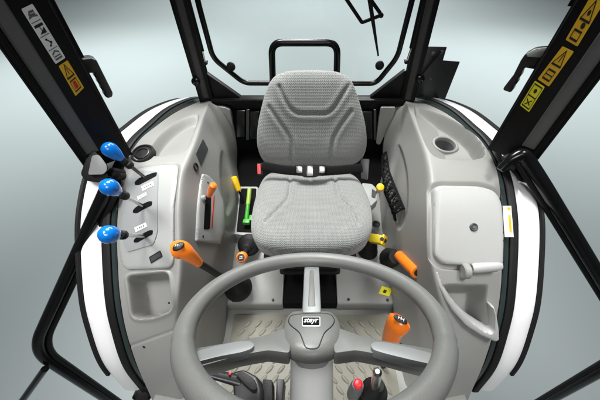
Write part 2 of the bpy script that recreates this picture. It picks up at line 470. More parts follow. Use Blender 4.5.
# ---- the two mouldings
L_dish = chaikin([(146,152),(158,134),(176,120),(197,112),(201,116),(193,136),(186,153),(168,156),(152,157)])
L_cup = rnd([(127,276),(169,272),(173,311),(152,319),(133,319)], 7)
L_panel = rnd([(135,169.5),(159,165.5),(178.5,165),(178.5,172),(174.5,210),(174.5,262),(171,268),(126,269.5),(121.5,261),(120,246),(122.5,215),(127,188)], 5)
gl = console_grid(LEFT, -1)
def cup_left(A, P):
    s = sdist(P, L_cup); A += np.outer(sstep(s / 4.2) * .10, (.06, .32, -.75))
    A += np.outer(np.exp(-((s + 1.2) / 1.9) ** 2) * .006, (0, -.3, 1))
def panel_left(A, P): groove(A, P, L_panel + L_panel[:1], .004, 1.5)
def seam_left(A, P):
    groove(A, P, [(128, 347), (150, 339), (172, 331), (200, 318)], .004, 1.0, (0, .6, -.6))
def wall_relief(A, P):
    A += np.outer(sstep(sdist(P, chaikin([(219,150),(226,150),(236,186),(236,206),(225,222),(218,180)])) / 6) * .012, (-.8, 0, -.5))
bm = console_mesh(gl, [lambda A, P: carve(A, P, L_dish, .036, 6), cup_left, panel_left, seam_left, wall_relief])
lc = thing('side_console', (-.5, .7, .0), 'moulded light grey side console carrying the blue levers and an orange gate lever', 'side console', 'side consoles flanking the seat')
body, BV['L'] = finish_console(bm, 'console_moulding', M['console'], lc)
R_tray = chaikin([(412,106),(422,107),(448,116),(472,131),(484,146),(487,157),(468,161),(452,160),(436,158),(428,150),(421,134)], 1)
R_low = rnd([(439,286),(450,283.5),(470,284),(489,284),(487,304),(489,318),(489,330),(481,328),(466,319),(455,309),(446,298)], 4)
R_lid = rnd([(432,188.5),(440,186),(480,187),(494,192),(500,204),(502,235),(501,262),(497,267),(440,264),(431,256)], 7)
gr = console_grid(RIGHT, 1)
def low_right(A, P):
    s = sdist(P, R_low); A += np.outer(sstep(s / 5.0) * .11, (-.10, .25, -.8))
def lid_step(A, P):
    A += np.outer(sstep((sdist(P, R_lid) + 6) / 5) * .018, (0, 0, -1))
def wall_right(A, P):
    A += np.outer(sstep(sdist(P, chaikin([(397,140),(404,150),(410,180),(408,222),(396,236),(386,200),(388,165)])) / 5) * .014, (.8, 0, -.5))
R_ridge = [(408, 101), (413, 120), (421, 140), (427, 160), (430, 175)]
def tray_right(A, P): A += np.outer(sstep(sdist(P, R_tray) / 2.6) * (.018 + .047 * np.clip((ldist(P, R_ridge) - 2) / 26, 0, 1)), (0, 0, -1))
b0_ = console_mesh(gr, []); BV['R0'] = BVHTree.FromBMesh(b0_); b0_.free()
b0_ = console_mesh(gr, [tray_right, lid_step, low_right, wall_right]); BV['R'] = BVHTree.FromBMesh(b0_); b0_.free()
CUP = surf(443.5, 148, 'R')[0]
def cup_bore(A, P):
    d = np.hypot(A[:, 0] - CUP.x, A[:, 1] - CUP.y - .004); A += np.outer(sstep((.0435 - d) / .004) * .13, (0, 0, -1))
bm = console_mesh(gr, [tray_right, lid_step, low_right, wall_right, cup_bore])
rc = thing('side_console', (.5, .7, .0), 'moulded light grey side console with cup holder and lidded storage box', 'side console', 'side consoles flanking the seat')
bodyR, _ = finish_console(bm, 'console_moulding', M['console'], rc)

def disc(side, u, v, prof, name, material, parent, seg=32, tilt=None, lift=0.):
    p, n = surf(u, v, side); n = tilt if tilt else n
    b = nb(); lathe(b, p + n * lift, n, prof, seg); return obj(name, b, material, parent)
UPL = Vector((.0, -.25, 1)).normalized()
# speaker cap on the left console
p, n = surf(143, 154, 'L'); n = Vector((-.05, -.25, 1)).normalized(); b = nb()
lathe(b, p, n, [(.040, -.012), (.041, .004), (.037, .0085), (.033, .008), (.031, .004), (.010, .0055), (0, .006)], 40); obj('vent_cap', b, M['rubber'], lc)
b = nb(); lathe(b, p, n, [(.0235, .003), (.0245, .0075), (.0225, .0085), (.019, .0082), (.018, .004)], 36); obj('vent_ring', b, M['switch'], lc)
# lever panel with its darker inner plate, slots, labels and display
pan = obj('lever_panel', patch(L_panel, 'L', .007, 2.2), M['panel'], lc)
L_in = rnd([(140,172.5),(159.5,172.5),(159.5,232),(155.5,244),(129,251.5),(125,241),(123.2,222),(125.5,195),(131,180)], 4)
obj('lever_plate', patch(L_in, 'L', .0098, 1.0), M['plate'], pan)
for sl in ([(137,183),(141,179.5),(155,174.5),(158.5,174),(158,177.5),(153,180),(141,186),(137,186)],
           [(135.5,210.5),(139,207),(151,202),(154.5,202),(154,206),(149,208),(139,213.5),(135.5,213)],
           [(136.5,239.5),(140,236),(152,230),(155.3,230),(155,234),(150,236.5),(140,242),(136.5,242)]):
    obj('lever_slot', patch(rnd(sl, 1.2), 'L', .0112, .25, .9, .002), M['pit'], pan)  # flat black skin, paints the depth shade of an open slot
for sl, tx in (([(143.5,187.5),(154.5,182.5),(156,186.5),(145,192)], 0), ([(137,227.5),(148,222.5),(149.5,226.5),(138.5,232)], 1), ([(139.5,197.5),(148,193),(149,196),(140.5,200.5)], 2)):
    lb = obj('function_label', patch(sl, 'L', .0110, .25, 1.2, .002), M['decalwhite'], pan)
    a, b_, c, d = [Vector(q) for q in sl]
    for k in range(4):
        s = .2 + .17 * k; w = .10 if k % 2 else .06
        q = [a.lerp(b_, s).lerp(d.lerp(c, s), .35), a.lerp(b_, s + w).lerp(d.lerp(c, s + w), .35), a.lerp(b_, s + w).lerp(d.lerp(c, s + w), .65), a.lerp(b_, s).lerp(d.lerp(c, s), .65)]
        obj('label_mark', patch([(z.x, z.y) for z in q], 'L', .0114, .15, .6, .001), M['inkgrey'], lb)
dsp = obj('display_window', patch(rnd([(151,256.5),(162,250),(164.5,256),(153,263)], .8), 'L', .0088, .25, 1.2, .002), M['ink'], lc)
obj('display_glass', patch(rnd([(152.3,257),(161.8,251.6),(163.4,255.6),(153.6,261.5)], .5), 'L', .0096, .25, 1.2, .002), M['screen'], dsp)
# switch blank, socket, gate plate on the slanted inner face
obj('switch_blank', patch(rnd([(202.5,139),(207.5,149),(200.5,165.5),(195.5,153.5)], .8), 'L', .003, .8, 1.5), M['darkgrey'], lc)
b = nb(); p, n = surf(195.5, 167, 'L'); lathe(b, p, n, [(.016, -.004), (.016, .003), (.0135, .005), (.011, .003), (.010, -.006), (0, -.006)], 24); obj('power_socket', b, M['rubber'], lc)
gate = obj('gate_plate', patch(rnd([(202,173.5),(208,175.5),(216,184),(223,202),(224.5,227),(220,244),(195,241.5),(197,205),(199.5,184)], 2), 'L', .006, 1.5), M['pale'], lc)
obj('gate_slot', patch(rnd([(204.5,196),(209.5,194),(209,214),(208,229.5),(202,229.5),(203,212)], 1.5), 'L', .0072, .25, 1.2, .002), M['pit'], gate)  # black skin on the plate, slot darkness put into the colour
obj('gate_line', patch([(212,196),(213,196),(210.6,228),(209.6,228)], 'L', .0072, .2, 1.2, .002), M['inkred'], gate)
for (u, v) in ((206.5, 183), (201.5, 236.5)):
    b = nb(); p, n = surf(u, v, 'L'); lathe(b, p + n * .006, n, [(.0042, -.002), (.0042, .0012), (0, .0016)], 16); obj('screw', b, M['ink'], gate)
b = nb(); p, n = surf(144, 347, 'L'); lathe(b, p, n, [(.005, -.002), (.005, .001), (0, .002)], 16); obj('screw', b, M['ink'], lc)
b = nb(); p, n = surf(169, 303, 'L'); lathe(b, p, n, [(.004, -.002), (.004, .001), (0, .0015)], 16); obj('screw', b, M['ink'], lc)
# rear corner plates
for c_, sd, pl in ((lc, -1, [(216,107),(224,107.5),(230,110),(235,138),(230,136),(222,124)]), (rc, 1, [(381,107.5),(396,107.5),(393,118),(386,132),(380,145),(376,144),(379,118)])):
    b = nb(); y = 1.44; P3 = [at(u, v, y=y) for u, v in rnd(pl, 2)]; prism(b, P3, (0, .02, 0), .003)
    pt = obj('corner_plate', b, M['pale'], c_)
# right console: cup holder, lid, hinge, lock
n = Vector((.0, -.10, 1)).normalized(); p = CUP + n * .012; b = nb()
lathe(b, p, n, [(0, -.091), (.037, -.09), (.0415, -.02), (.056, -.03), (.053, .004), (.050, .010), (.044, .0115), (.0405, .009), (.0392, .0), (.0355, -.087), (0, -.0885)], 44); obj('cup_holder', b, M['console'], rc)
b = nb(); lathe(b, p, n, [(0, -.080), (.0330, -.0795), (.0380, -.004), (.0388, -.0042), (.0350, -.084), (0, -.085)], 44); obj('cup_shade_liner', b, M['well'], rc)  # darker grey lining, puts the shade inside the cup into its colour
lidf = bowed('R0', 468, 192, 262); lid = obj('storage_lid', patch(R_lid, lidf, .020, 5.0, 2.0, base=.03), M['pale'], rc)
p, n = lidf(470, 227); b = nb(); lathe(b, p + n * .0195, n, [(.013, -.004), (.013, .0025), (.010, .0045), (.0075, .003), (.006, .003), (0, .0032)], 28); lk = obj('lid_lock', b, M['darkgrey'], lid)
b = nb(); lathe(b, p + n * .0227, n, [(.005, -.001), (.0045, .0012), (0, .0014)], 16); obj('lock_core', b, M['channel'], lk)
h0 = surf(468, 272, 'R'); h1 = surf(494, 272, 'R')
hp0 = h0[0] + Vector((0, .002, .022)); hp1 = h1[0] + Vector((0, .002, .022)); hp1.z = hp0.z = max(hp0.z, hp1.z)
b = nb(); tube(b, [hp0 + (hp1 - hp0) * k / 8 for k in range(9)], [.0155, .0185] + [.0185] * 5 + [.0185, .0155], 24); obj('hinge_barrel', b, M['pale'], lid)
b = nb(); dx = (hp1 - hp0).normalized(); hb0 = hp0 - dx * .019 + Vector((0, -.004, -.006)); tube(b, [hb0 - dx * .011, hb0 - dx * .008, hb0 + dx * .008, hb0 + dx * .011], [.023, .026, .026, .023], 24); box(b, hb0 + Vector((0, .01, -.02)), .0215, .05, .04, bev=.004); hk = obj('hinge_bracket', b, M['console'], rc)
b = nb(); lathe(b, hp0 - dx * .005, dx, [(.0095, 0), (.0095, .006), (0, .006)], 16); obj('hinge_pin', b, M['rubber'], lid)
b = nb(); p, n = surf(467, 323.5, 'R'); lathe(b, p + n * .002, n, [(.0085, -.004), (.0085, .006), (.006, .008), (0, .008)], 20); obj('rubber_stop', b, M['darkgrey'], rc)
# raised handle rim around the lower tray
lip = [(432,270),(436,285),(443,298.5),(450,309),(463,323.5),(478,333),(493,339.5),(497.5,337.5),(497,326),(495,314),(492.5,304.5),(489,304),(490.5,316),(491.2,327),(489,329.5),(483,327.5),(470,318.5),(459,307.5),(449,295),(441,282),(436.5,269)]
lf = bowed('R0', 462, 270, 326); obj('pocket_lip', patch(rnd(lip, 2.5), lf, .016, 2.6, 1.5, base=.030), M['pale'], rc)

# ---------------------------------------------------------------- cab floor, mat, seat platform
bm = nb(); box(bm, (0, .25, -.036), 1.22, 1.5, .06, bev=.01); props(obj('cab_floor', bm, M['floorpan']), kind='structure')
t = thing('floor_mat', (0, .3, 0), 'olive grey rubber floor mat with raised lozenge tread in the footwell', 'floor mat')
b = nb(); box(b, (0, .27, .001), .70, .50, .010, bev=.003); obj('mat_base', b, M['mat'], t)
b = nb()
for i in range(-7, 8):
    for j in range(13):
        cx = i * .047 + (.0235 if j % 2 else 0); cy = .045 + j * .036
        if abs(cx) > .325: continue
        a = R(48) if cx < 0 else R(-48)
        X = Vector((math.cos(a), math.sin(a), 0)); Y = Vector((-math.sin(a), math.cos(a), 0))
        blob(b, (cx, cy, .0045), .0225, .0085, .0078, (X, Y, Vector((0, 0, 1))), 14, 8)
obj('tread', b, M['mat'], t)
t = thing('seat_platform', (0, .9, 0), 'light grey stepped platform carrying the driver seat', 'platform')
b = nb(); prof = [(.545, .0), (.545, .056), (.553, .064), (.62, .082), (.80, .145), (1.10, .21), (1.16, .21), (1.16, 0)]
for (x0, x1) in ((-.385, -.125), (.125, .385)):
    prism(b, [Vector((x0, a, c)) for a, c in prof], (x1 - x0, 0, 0), .004)
prism(b, [Vector((-.13, .70, .0)), Vector((-.13, .70, .11)), Vector((-.13, 1.15, .205)), Vector((-.13, 1.15, 0))], (.26, 0, 0))
obj('platform_shell', b, M['console'], t)
b = nb(); box(b, (0, .625, .03), .25, .15, .06, bev=.004); obj('underseat_recess', b, M['pit'], t)  # solid black block, its colour stands for the darkness of the opening
for (u, v) in ((233, 300.5), (273, 300), (348.5, 299.5), (387.5, 300)):
    p = at(u, v, z=.069); b = nb(); lathe(b, p, (0, -.1, 1), [(.006, -.004), (.006, .002), (.004, .004), (0, .004)], 14); obj('screw', b, M['ink'], t)
pl = (Vector((0, .60, .0785)), Vector((0, -.26, .965)))
b = nb(); prism(b, [at(u, v, pl=pl) for u, v in ((382, 286), (392.5, 289), (389, 296.5), (378.5, 293.5))], pl[1] * .001); sk = obj('warning_sticker', b, M['decallemon'], t)
b = nb(); q = [at(u, v, pl=pl) + pl[1] * .0012 for u, v in ((384, 289.5), (387, 290.5), (385.5, 293.5), (382.5, 292.5))]; prism(b, q, pl[1] * .0003); obj('sticker_print', b, M['ink'], sk)
pl2 = (Vector((0, .9, .188)), Vector((0, -.13, .99)))
b = nb(); p = at(376, 224, z=.19); lathe(b, p, pl2[1], [(.019, -.004), (.020, .002), (.017, .0035), (.014, .002), (0, .0)], 22); obj('cable_grommet', b, M['rubber'], t)

# ---------------------------------------------------------------- bulkhead behind the seat
t = thing('rear_bulkhead', (0, 1.5, 0), 'dark rear bulkhead panel below the crossbeam behind the seat', 'bulkhead')
b = nb(); box(b, (0, 1.53, .25), .98, .03, .52, bev=.004); obj('bulkhead_panel', b, M['pit'], t)
b = nb(); box(b, (0, 1.33, .10), .98, .37, .20, bev=.01); obj('bulkhead_step', b, M['pit'], t)
for (u0, u1, v0, v1, mm) in ((237, 245, 110, 136, 'smoke'), (246.5, 249.5, 109, 139, 'channel'), (250.5, 259, 111, 138, 'smoke'), (362, 372, 111, 138, 'smoke'), (373.5, 376, 109, 139, 'channel')):
    P0 = [at(u, v, y=1.51) for u, v in ((u0, v0), (u1, v0), (u1, v1), (u0, v1))]; b = nb(); prism(b, P0, (0, -.012, 0), .002); obj('rear_pane' if mm == 'smoke' else 'panel_rib', b, M[mm], t)
t = thing('rear_crossbeam', (0, 1.5, .55), 'black steel crossbeam between the rear pillars behind the seat', 'crossbeam')
b = nb(); box(b, (0, 1.50, .556), 1.10, .06, .058, bev=.008); obj('beam', b, M['black'], t)
b = nb(); box(b, (0, 1.462, .586), 1.02, .018, .006, bev=.002); obj('beam_edge', b, M['gloss'], t)
for pl in ([(204, 72), (242, 98.5), (206, 98.5)], [(406, 70), (369, 98.5), (408, 98.5)]):
    b = nb(); P3 = [at(u, v, y=1.49) for u, v in rnd(pl, 2)]; prism(b, P3, (0, .03, 0), .004); g_ = obj('corner_gusset', b, M['black'], t)

# ---------------------------------------------------------------- pillars
def beam(bm, p0, p1, w, d, n, bev=.006):
    p0, p1 = Vector(p0), Vector(p1); Z = (p1 - p0).normalized(); N = (Vector(n) - Z * Vector(n).dot(Z)).normalized(); X = N.cross(Z)
    box(bm, (p0 + p1) / 2 - N * d / 2, w, d, (p1 - p0).length, (X, N, Z), bev)
    return X, N, Z
def icon(parent, quad, pl, shapes):
    """printed marks inside the unit square of a sticker"""
    def m(a, b_, h): return (quad[0].lerp(quad[1], a)).lerp(quad[3].lerp(quad[2], a), b_) + pl[1] * h
    for (mm, polys) in shapes:
        b = nb()
        for k, po in enumerate(polys): prism(b, [m(x, y, .0013 + .00004 * k) for x, y in po], pl[1] * .0004)
        obj('pictogram', b, M[mm], parent)
def ringp(cx, cy, r, a=1., n=16): return [(cx + r * math.cos(2 * math.pi * i / n), cy + r * a * math.sin(2 * math.pi * i / n)) for i in range(n)]
def stroke(pts, w):
    out = []
    for (a, b_) in zip(pts[:-1], pts[1:]):
        a, b_ = Vector(a), Vector(b_); d = (b_ - a).normalized(); n = Vector((-d.y, d.x)) * w / 2
        out.append([tuple(a + n - d * w * .4), tuple(b_ + n + d * w * .4), tuple(b_ - n + d * w * .4), tuple(a - n - d * w * .4)])
    return out
def tri(cx, cy, s, a=1.): return [(cx, cy - s * a), (cx + s, cy + s * .8 * a), (cx - s, cy + s * .8 * a), (cx, cy - s * a)]
def sticker(parent, name, px, pl, mm, shapes, label):
    q = [at(u, v, pl=pl) for u, v in px]; b = nb()
    c = sum(q, Vector()) / 4; fr = rnd([(0, 0), (1, 0), (1, 1), (0, 1)], .06)
    def m(a, bb): return (q[0].lerp(q[1], a)).lerp(q[3].lerp(q[2], a), bb)
    prism(b, [m(a, bb) for a, bb in fr], pl[1] * .001)
    o = obj(name, b, M[mm], parent, label=label); icon(o, q, pl, shapes); return o
def warn(cy, a): return stroke(tri(.5, cy, .36, a), .05)
def front_pillar(sd, bot, top, label, stepp):
    n = Vector((-sd * .62, -.72, .1)); p0, p1 = bot, top + (top - bot) * .75
    t = thing('cab_pillar', p0, label, 'pillar', 'black cab pillars with warning stickers')
    b = nb(); X, N, Z = beam(b, p0, p1, .112, .07, n); obj('post', b, M['black'], t)
    b = nb(); s = X if X.x * sd > 0 else -X
    beam(b, p0 + s * .034 + N * .003 + Z * .05, p1 + s * .034 + N * .003, .030, .008, N, .002); obj('glazing_channel', b, M['channel'], t)
    b = nb(); beam(b, p0 + s * .0655 - N * .015 - Z * .02, p1 + s * .0655 - N * .015, .016, .05, N, .004); obj('outer_seal', b, M['rubber'], t)
    b = nb(); beam(b, p0 + (p1 - p0) * (stepp * .7) - s * .062 - N * .012, p1 - s * .062 - N * .012, .012, .04, N, .002); obj('inner_flange', b, M['black'], t)
    return t, (p0 + N * .0003, N), s, N, Z
lp0 = at(112, 160, y=.735); lp1 = at(27, 20, y=.735)
lpil, lpl, ls, LN, LZ = front_pillar(-1, lp0, lp1, 'black cab pillar with a white pictogram sticker above a yellow warning sticker', .62)
rp0 = at(508, 155, y=.735); rp1 = at(591, 30, y=.735)
rpil, rpl, rs, RN, RZ = front_pillar(1, rp0, rp1, 'black cab pillar with a row of yellow warning stickers', .9)
sticker(lpil, 'instruction_sticker', [(21, 9), (32.5, 3.5), (65.5, 57.5), (55.5, 64)], lpl, 'decalwhite', [
    ('inkgrey', stroke([(.08, .25), (.92, .25)], .012)), ('inkgrey', stroke([(.08, .5), (.92, .5)], .012)), ('inkgrey', stroke([(.08, .75), (.92, .75)], .012)),
    ('inkgrey', stroke([(.25, .13), (.4, .085), (.75, .09), (.72, .14), (.25, .13)], .035) + stroke([(.15, .17), (.42, .15), (.85, .175)], .03)),
    ('ink', [[(.25, .46), (.8, .37), (.8, .47)]] + stroke([(.5, .32), (.52, .42)], .05)), ('ink', stroke([(.15, .32), (.85, .32)], .045)),
    ('ink', [ringp(.42, .57, .09, .22, 10)] + stroke([(.42, .57), (.65, .64)], .03) + [ringp(.65, .64, .10, .22, 10)] + stroke([(.65, .64), (.5, .69)], .03) + [ringp(.48, .69, .08, .22, 10)]),
    ('inkgrey', stroke([(.2, .84), (.5, .80), (.8, .84), (.8, .94), (.2, .94), (.2, .84)], .03) + stroke([(.25, .89), (.75, .89)], .02))],
    'white sticker with four pictograms')
sticker(lpil, 'warning_sticker', [(58.5, 66), (67.5, 60), (84, 87.5), (75.5, 96)], lpl, 'decalyellow', [
    ('ink', warn(.27, .62)), ('ink', stroke([(.5, .16), (.5, .33)], .06)), ('ink', stroke([(.2, .56), (.8, .56), (.8, .9), (.2, .9), (.2, .56)], .04)), ('inkred', [[(.36, .61), (.64, .61), (.68, .85), (.32, .85)]])],
    'yellow sticker with a warning triangle and a red square')
yA = [(600, -4), (612, 4), (577.5, 46), (565.5, 39.5)]
sticker(rpil, 'warning_sticker', [(593, -8), (606, -1), (577.5, 46.5), (565.5, 39.5)], rpl, 'decalyellow', [
    ('ink', warn(.32, .62)), ('ink', [ringp(.5, .34, .10, .6)]), ('ink', [ringp(.58, .60, .15, .45)]), ('ink', stroke([(.2, .73), (.75, .73), (.75, .92), (.2, .92), (.2, .73)], .05))], 'topmost yellow sticker with triangle and round symbols')
sticker(rpil, 'warning_sticker', [(562.5, 46), (574, 51.5), (549, 86.5), (537.5, 79)], rpl, 'decalyellow', [
    ('ink', warn(.28, .62)), ('ink', stroke([(.5, .18), (.5, .35)], .06)), ('ink', stroke([(.22, .62), (.78, .62), (.78, .88), (.22, .88), (.22, .62)], .05) + stroke([(.22, .75), (.78, .75)], .03))], 'yellow sticker with a warning triangle over a booklet')
sticker(rpil, 'warning_sticker', [(535, 80.5), (545, 87), (529, 112), (520, 105)], rpl, 'decallemon', [
    ('ink', stroke([(.15, .5), (.85, .5)], .045) + stroke([(.13, .08), (.87, .08), (.87, .92), (.13, .92), (.13, .08)], .045)), ('ink', [ringp(.5, .28, .14, .6)]), ('ink', stroke([(.25, .65), (.7, .8)], .05) + stroke([(.7, .62), (.3, .85)], .05))], 'lemon sticker split in two squares')
def grip(parent, px, pl, thick, name, mm):
    b = nb(); q = [at(u, v, pl=pl) for u, v in px]; prism(b, [p + pl[1] * thick / 2 for p in q], -pl[1] * thick, .004); return obj(name, b, M[mm], parent)
lh = (lp0 - LN * .02 + Vector((0, .05, 0)), LN)
hg = grip(lpil, [(76,61),(79,57.5),(90,56.2),(95,58),(98,64),(104,76),(111.5,91),(111,95),(106.5,96.5),(103.5,94.5),(102.8,90),(100.2,88),(99.8,84),(97,82),(96.5,78),(93.8,76),(93,71),(86,71.5),(80,69)], lh, .036, 'grab_handle', 'darkgrey')
rh = (rp0 - RN * .02 + Vector((0, .05, 0)), RN)
hg = grip(rpil, [(551,48),(546,46.8),(535,48),(526,53),(522,59),(515,73),(505,86),(504.5,88.5),(511.5,91),(514,89),(515.5,84),(518.5,82),(519,77.5),(522,75),(523.5,70),(526,66),(537,68),(540,64),(548,58)], rh, .036, 'grab_handle', 'switch')
grip(rpil, [(552,47.5),(546,47.2),(536,48.5),(526.5,53.5),(527,56.5),(540,57.5),(545,53),(549,51.5)], (rh[0] + RN * .0195, RN), .003, 'handle_cover', 'pale')
# rear pillars
for sd, b0, b1, lab in ((-1, at(206, 97, y=1.475), at(179, 0, y=1.475), 'slim black rear cab pillar nearest the lever console'), (1, at(407.5, 99, y=1.475), at(430.5, 0, y=1.475), 'slim black rear cab pillar in front of the square black bracket plate')):
    top = b1 + (b1 - b0) * .8; t = thing('rear_pillar', b0, lab, 'pillar', 'slim black rear pillars')
    n = Vector((-sd * .3, -1, 0)); b = nb(); X, N, Z = beam(b, b0 - (top - b0).normalized() * .02, top, .066, .06, n); obj('post', b, M['black'], t)
    b = nb(); beam(b, b0 + N * .004, top + N * .004, .026, .008, N, .003); obj('centre_channel', b, M['darkgrey'], t)
    u, v = ((195.5, 82.5) if sd < 0 else (420.5, 80)); c = at(u, v, y=1.45); b = nb(); lathe(b, c + Vector((0, .02, 0)), (0, -1, .2), [(.010, -.03), (.010, .0), (.020, .004), (.022, .012), (.020, .022), (.012, .026), (0, .027)], 24); k_ = obj('hinge_knob', b, M['gloss'], t)
    b = nb(); tube(b, [c + Vector((0, .02, 0)), b0 + (top - b0).normalized() * .08 - N * .03], .009, 10); obj('knob_stem', b, M['gloss'], k_)

# ---------------------------------------------------------------- rear window: tube frame, glass, knobs; struts; wiper
t = thing('rear_window', (0, 1.43, .66), 'frameless rear window with black tubular border and two round knobs', 'window')
yw = 1.43
wp = [(193, -25), (197.5, 0), (213, 58), (244, 83), (376, 83.5), (397.5, 57), (412, 0), (418, -25)]
P3 = [at(u, v, y=yw) for u, v in wp]; P3 = [P3[0] + (P3[0] - P3[1]) * .6] + P3[1:-1] + [P3[-1] + (P3[-1] - P3[-2]) * .6]
b = nb(); tube(b, bend(P3, .035), .0125, 14); obj('window_tube', b, M['gloss'], t)
b = nb(); prism(b, [p + Vector((0, .016, 0)) for p in P3], (0, .004, 0)); obj('window_glass', b, M['glass'], t)
for (u, v) in ((231.3, 66.8), (379.3, 65.6)):
    c = at(u, v, y=yw); b = nb(); lathe(b, c + Vector((0, .016, 0)), (0, -1, .15), [(.007, 0), (.007, .012), (.019, .014), (.0215, .02), (.020, .03), (.012, .034), (0, .035)], 24); k_ = obj('glass_knob', b, M['rubber'], t)
    b = nb(); lathe(b, c + Vector((0, -.016, .003)), (0, -1, .15), [(.008, -.003), (.008, .0015), (0, .002)], 16); obj('knob_cap', b, M['darkgrey'], k_)
for sd, p_, q_, r_, lab in ((-1, (186, -10), (202.5, 51), (205.5, 63), 'thin black gas strut along the rear pillar nearest the lever console'), (1, (424.5, -10), (411, 48), (406.5, 62), 'thin black gas strut along the rear pillar nearest the bracket plate')):
    a, c, d = at(*p_, y=1.43), at(*q_, y=1.43), at(*r_, y=1.43); t = thing('gas_strut', d, lab, 'gas strut', 'rear window gas struts')
    b = nb(); tube(b, [a + (a - c) * .3, c], .0085, 12); obj('strut_cylinder', b, M['black'], t)
    b = nb(); tube(b, [c, d], .004, 10); obj('strut_rod', b, M['chrome'], t)
    b = nb(); blob(b, d, .011, .011, .009); tube(b, [d, d + Vector((-sd * .0, .03, -.002))], .005, 8); obj('ball_end', b, M['rubber'], t)
t = thing('rear_wiper', at(372, 14, y=1.40), 'black rear wiper with folded linkage arm and long thin blade', 'wiper')
b = nb(); ay = 1.405
tube(b, bend([at(342, -8, y=ay), at(347, 0, y=ay), at(362, 22.5, y=ay), at(381.5, 15, y=ay), at(371, 0, y=ay), at(365, -9, y=ay)], .006), .0075, 8, squash=(Vector((0, 1, 0)), .5)); obj('linkage_arm', b, M['black'], t)
b = nb(); a, c = at(368.5, -8, y=1.395), at(378.3, 56, y=1.395); tube(b, [a, a.lerp(c, .35), c], [.009, .0085, .0038], 8, squash=(Vector((0, 1, 0)), .5)); obj('wiper_blade', b, M['rubber'], t)
b = nb(); lathe(b, at(381, 15, y=1.405), (0, -1, 0), [(.010, -.006), (.010, .008), (0, .01)], 14); obj('pivot', b, M['black'], t)

t = thing('grab_rail', (0, 1.36, .5), 'black tubular hoop rail standing behind the seat back', 'rail')
yr = 1.36; b = nb(); P3 = [at(271.5, 103, y=yr), at(271.5, 42.5, y=yr), at(337.5, 42.5, y=yr), at(337.5, 103, y=yr)]
for p in P3[::3]: p.z = .45
tube(b, bend(P3, .05, 8), .0155, 16); obj('hoop', b, M['gloss'], t)
for p in P3[::3]:
    b = nb(); lathe(b, (p.x, p.y, .20), (0, 0, 1), [(.032, 0), (.032, .008), (.0145, .010), (.0145, .252)], 20); obj('hoop_foot', b, M['black'], t)

# bracket plate behind the right rear pillar
t = thing('bracket_plate', at(436, 97, y=1.6), 'square black metal bracket plate with a raised tab and bolts behind a rear pillar', 'bracket')
yb = 1.6; b = nb(); P3 = [at(u, v, y=yb) for u, v in [(427.5, 46.5), (447, 47), (443, 60.5), (460, 61.8), (445, 99.5), (408, 97), (414, 62), (424, 59.5)]]; prism(b, P3, (0, .006, 0), .0015); obj('plate', b, M['darkgrey'], t)
b = nb(); tube(b, [at(441, 51, y=yb - .012), at(416, 81, y=yb - .012)], .006, 10); obj('brace_rod', b, M['black'], t)
for (u, v) in ((433, 53.5), (441.5, 52), (430.5, 78)):
    b = nb(); lathe(b, at(u, v, y=yb), (0, -1, 0), [(.011, -.001), (.011, .003), (.007, .005), (.007, .009), (0, .01)], 12); obj('bolt', b, M['channel'], t)

# ---------------------------------------------------------------- doors swung open
def door(sd, hinge, corner, low, label, stay, start):
    t = thing('cab_door', hinge, label, 'door', 'open black cab doors')
    hinge, corner, low = Vector(hinge), Vector(corner), Vector(low)
    n = (corner - hinge).cross(low - hinge).normalized(); n = n if n.dot(EYE - corner) > 0 else -n
    pts = bend(start + [hinge.lerp(corner, .06), corner, low], .10, 10)
    b = nb(); tube(b, pts, [.0195 if sd < 0 else .0225 - .010 * max(0, 1 - i / 14) for i in range(len(pts))], 18, squash=(n, .85)); obj('frame_tube', b, M['gloss'], t)
    ins = (low - corner).normalized() + (hinge - corner).normalized(); ins.normalize()
    b = nb(); tube(b, [p + ins * .028 + n * .003 for p in pts[(9 if sd > 0 else 1):]], .0095, 12); obj('glass_seal', b, M['rubber'], t)
    if stay: b = nb(); tube(b, [Vector(q) for q in stay], .013, 12); obj('stay_bar', b, M['gloss'], t)
    return t, n
dl, dn = door(-1, at(109, 184, t=.87), at(33, 350, t=1.03), at(114, 404, t=1.46), 'open black tubular door frame with rounded corner on the blue lever side', [at(45, 369, t=1.07), at(10, 418, t=1.2)], [at(110, 181, t=.875)])
dr, dn2 = door(1, at(533, 168, t=.87), at(642, 347, t=1.03), at(540, 405, t=1.56), 'open black tubular door frame on the storage box side', None, [at(500, 170, t=.89), at(511, 159, t=.875), at(523, 153.5, t=.87)])
# latch housing left, hinge parts right
b = nb(); P0 = [at(u, v, t=.85) for u, v in rnd([(92,155.5),(99,154.5),(107,165),(107,171),(103,174.5),(88,175)], 2.5)]; d_ = (at(95, 165, t=.9) - at(95, 165, t=.86)); prism(b, P0, d_ * 1.2, .004); hs = obj('latch_housing', b, M['midgrey'], dl)
b = nb(); P0 = [at(u, v, t=.866) for u, v in rnd([(89.5,149),(95,151),(108,165),(107,178),(99,183),(85,180.5),(80.5,174)], 3)]; prism(b, P0, d_ * 1.3, .004); obj('latch_cover', b, M['rubber'], dl)
b = nb(); c0 = at(113, 173, t=.9); lathe(b, c0, (0, -.7, .7), [(.016, -.05), (.018, 0), (.013, .008), (.007, .01), (0, .01)], 18); lathe(b, at(118, 176, t=.91), (0, -.7, .7), [(.012, -.05), (.013, .004), (0, .006)], 16); obj('hinge_pivot', b, M['rubber'], dl)
b = nb(); c0 = at(95, 221, t=.95); lathe(b, c0, (.7, -.4, .5), [(.007, -.03), (.007, .0), (.012, .004), (.012, .012), (0, .014)], 16); obj('door_stud', b, M['rubber'], dl)
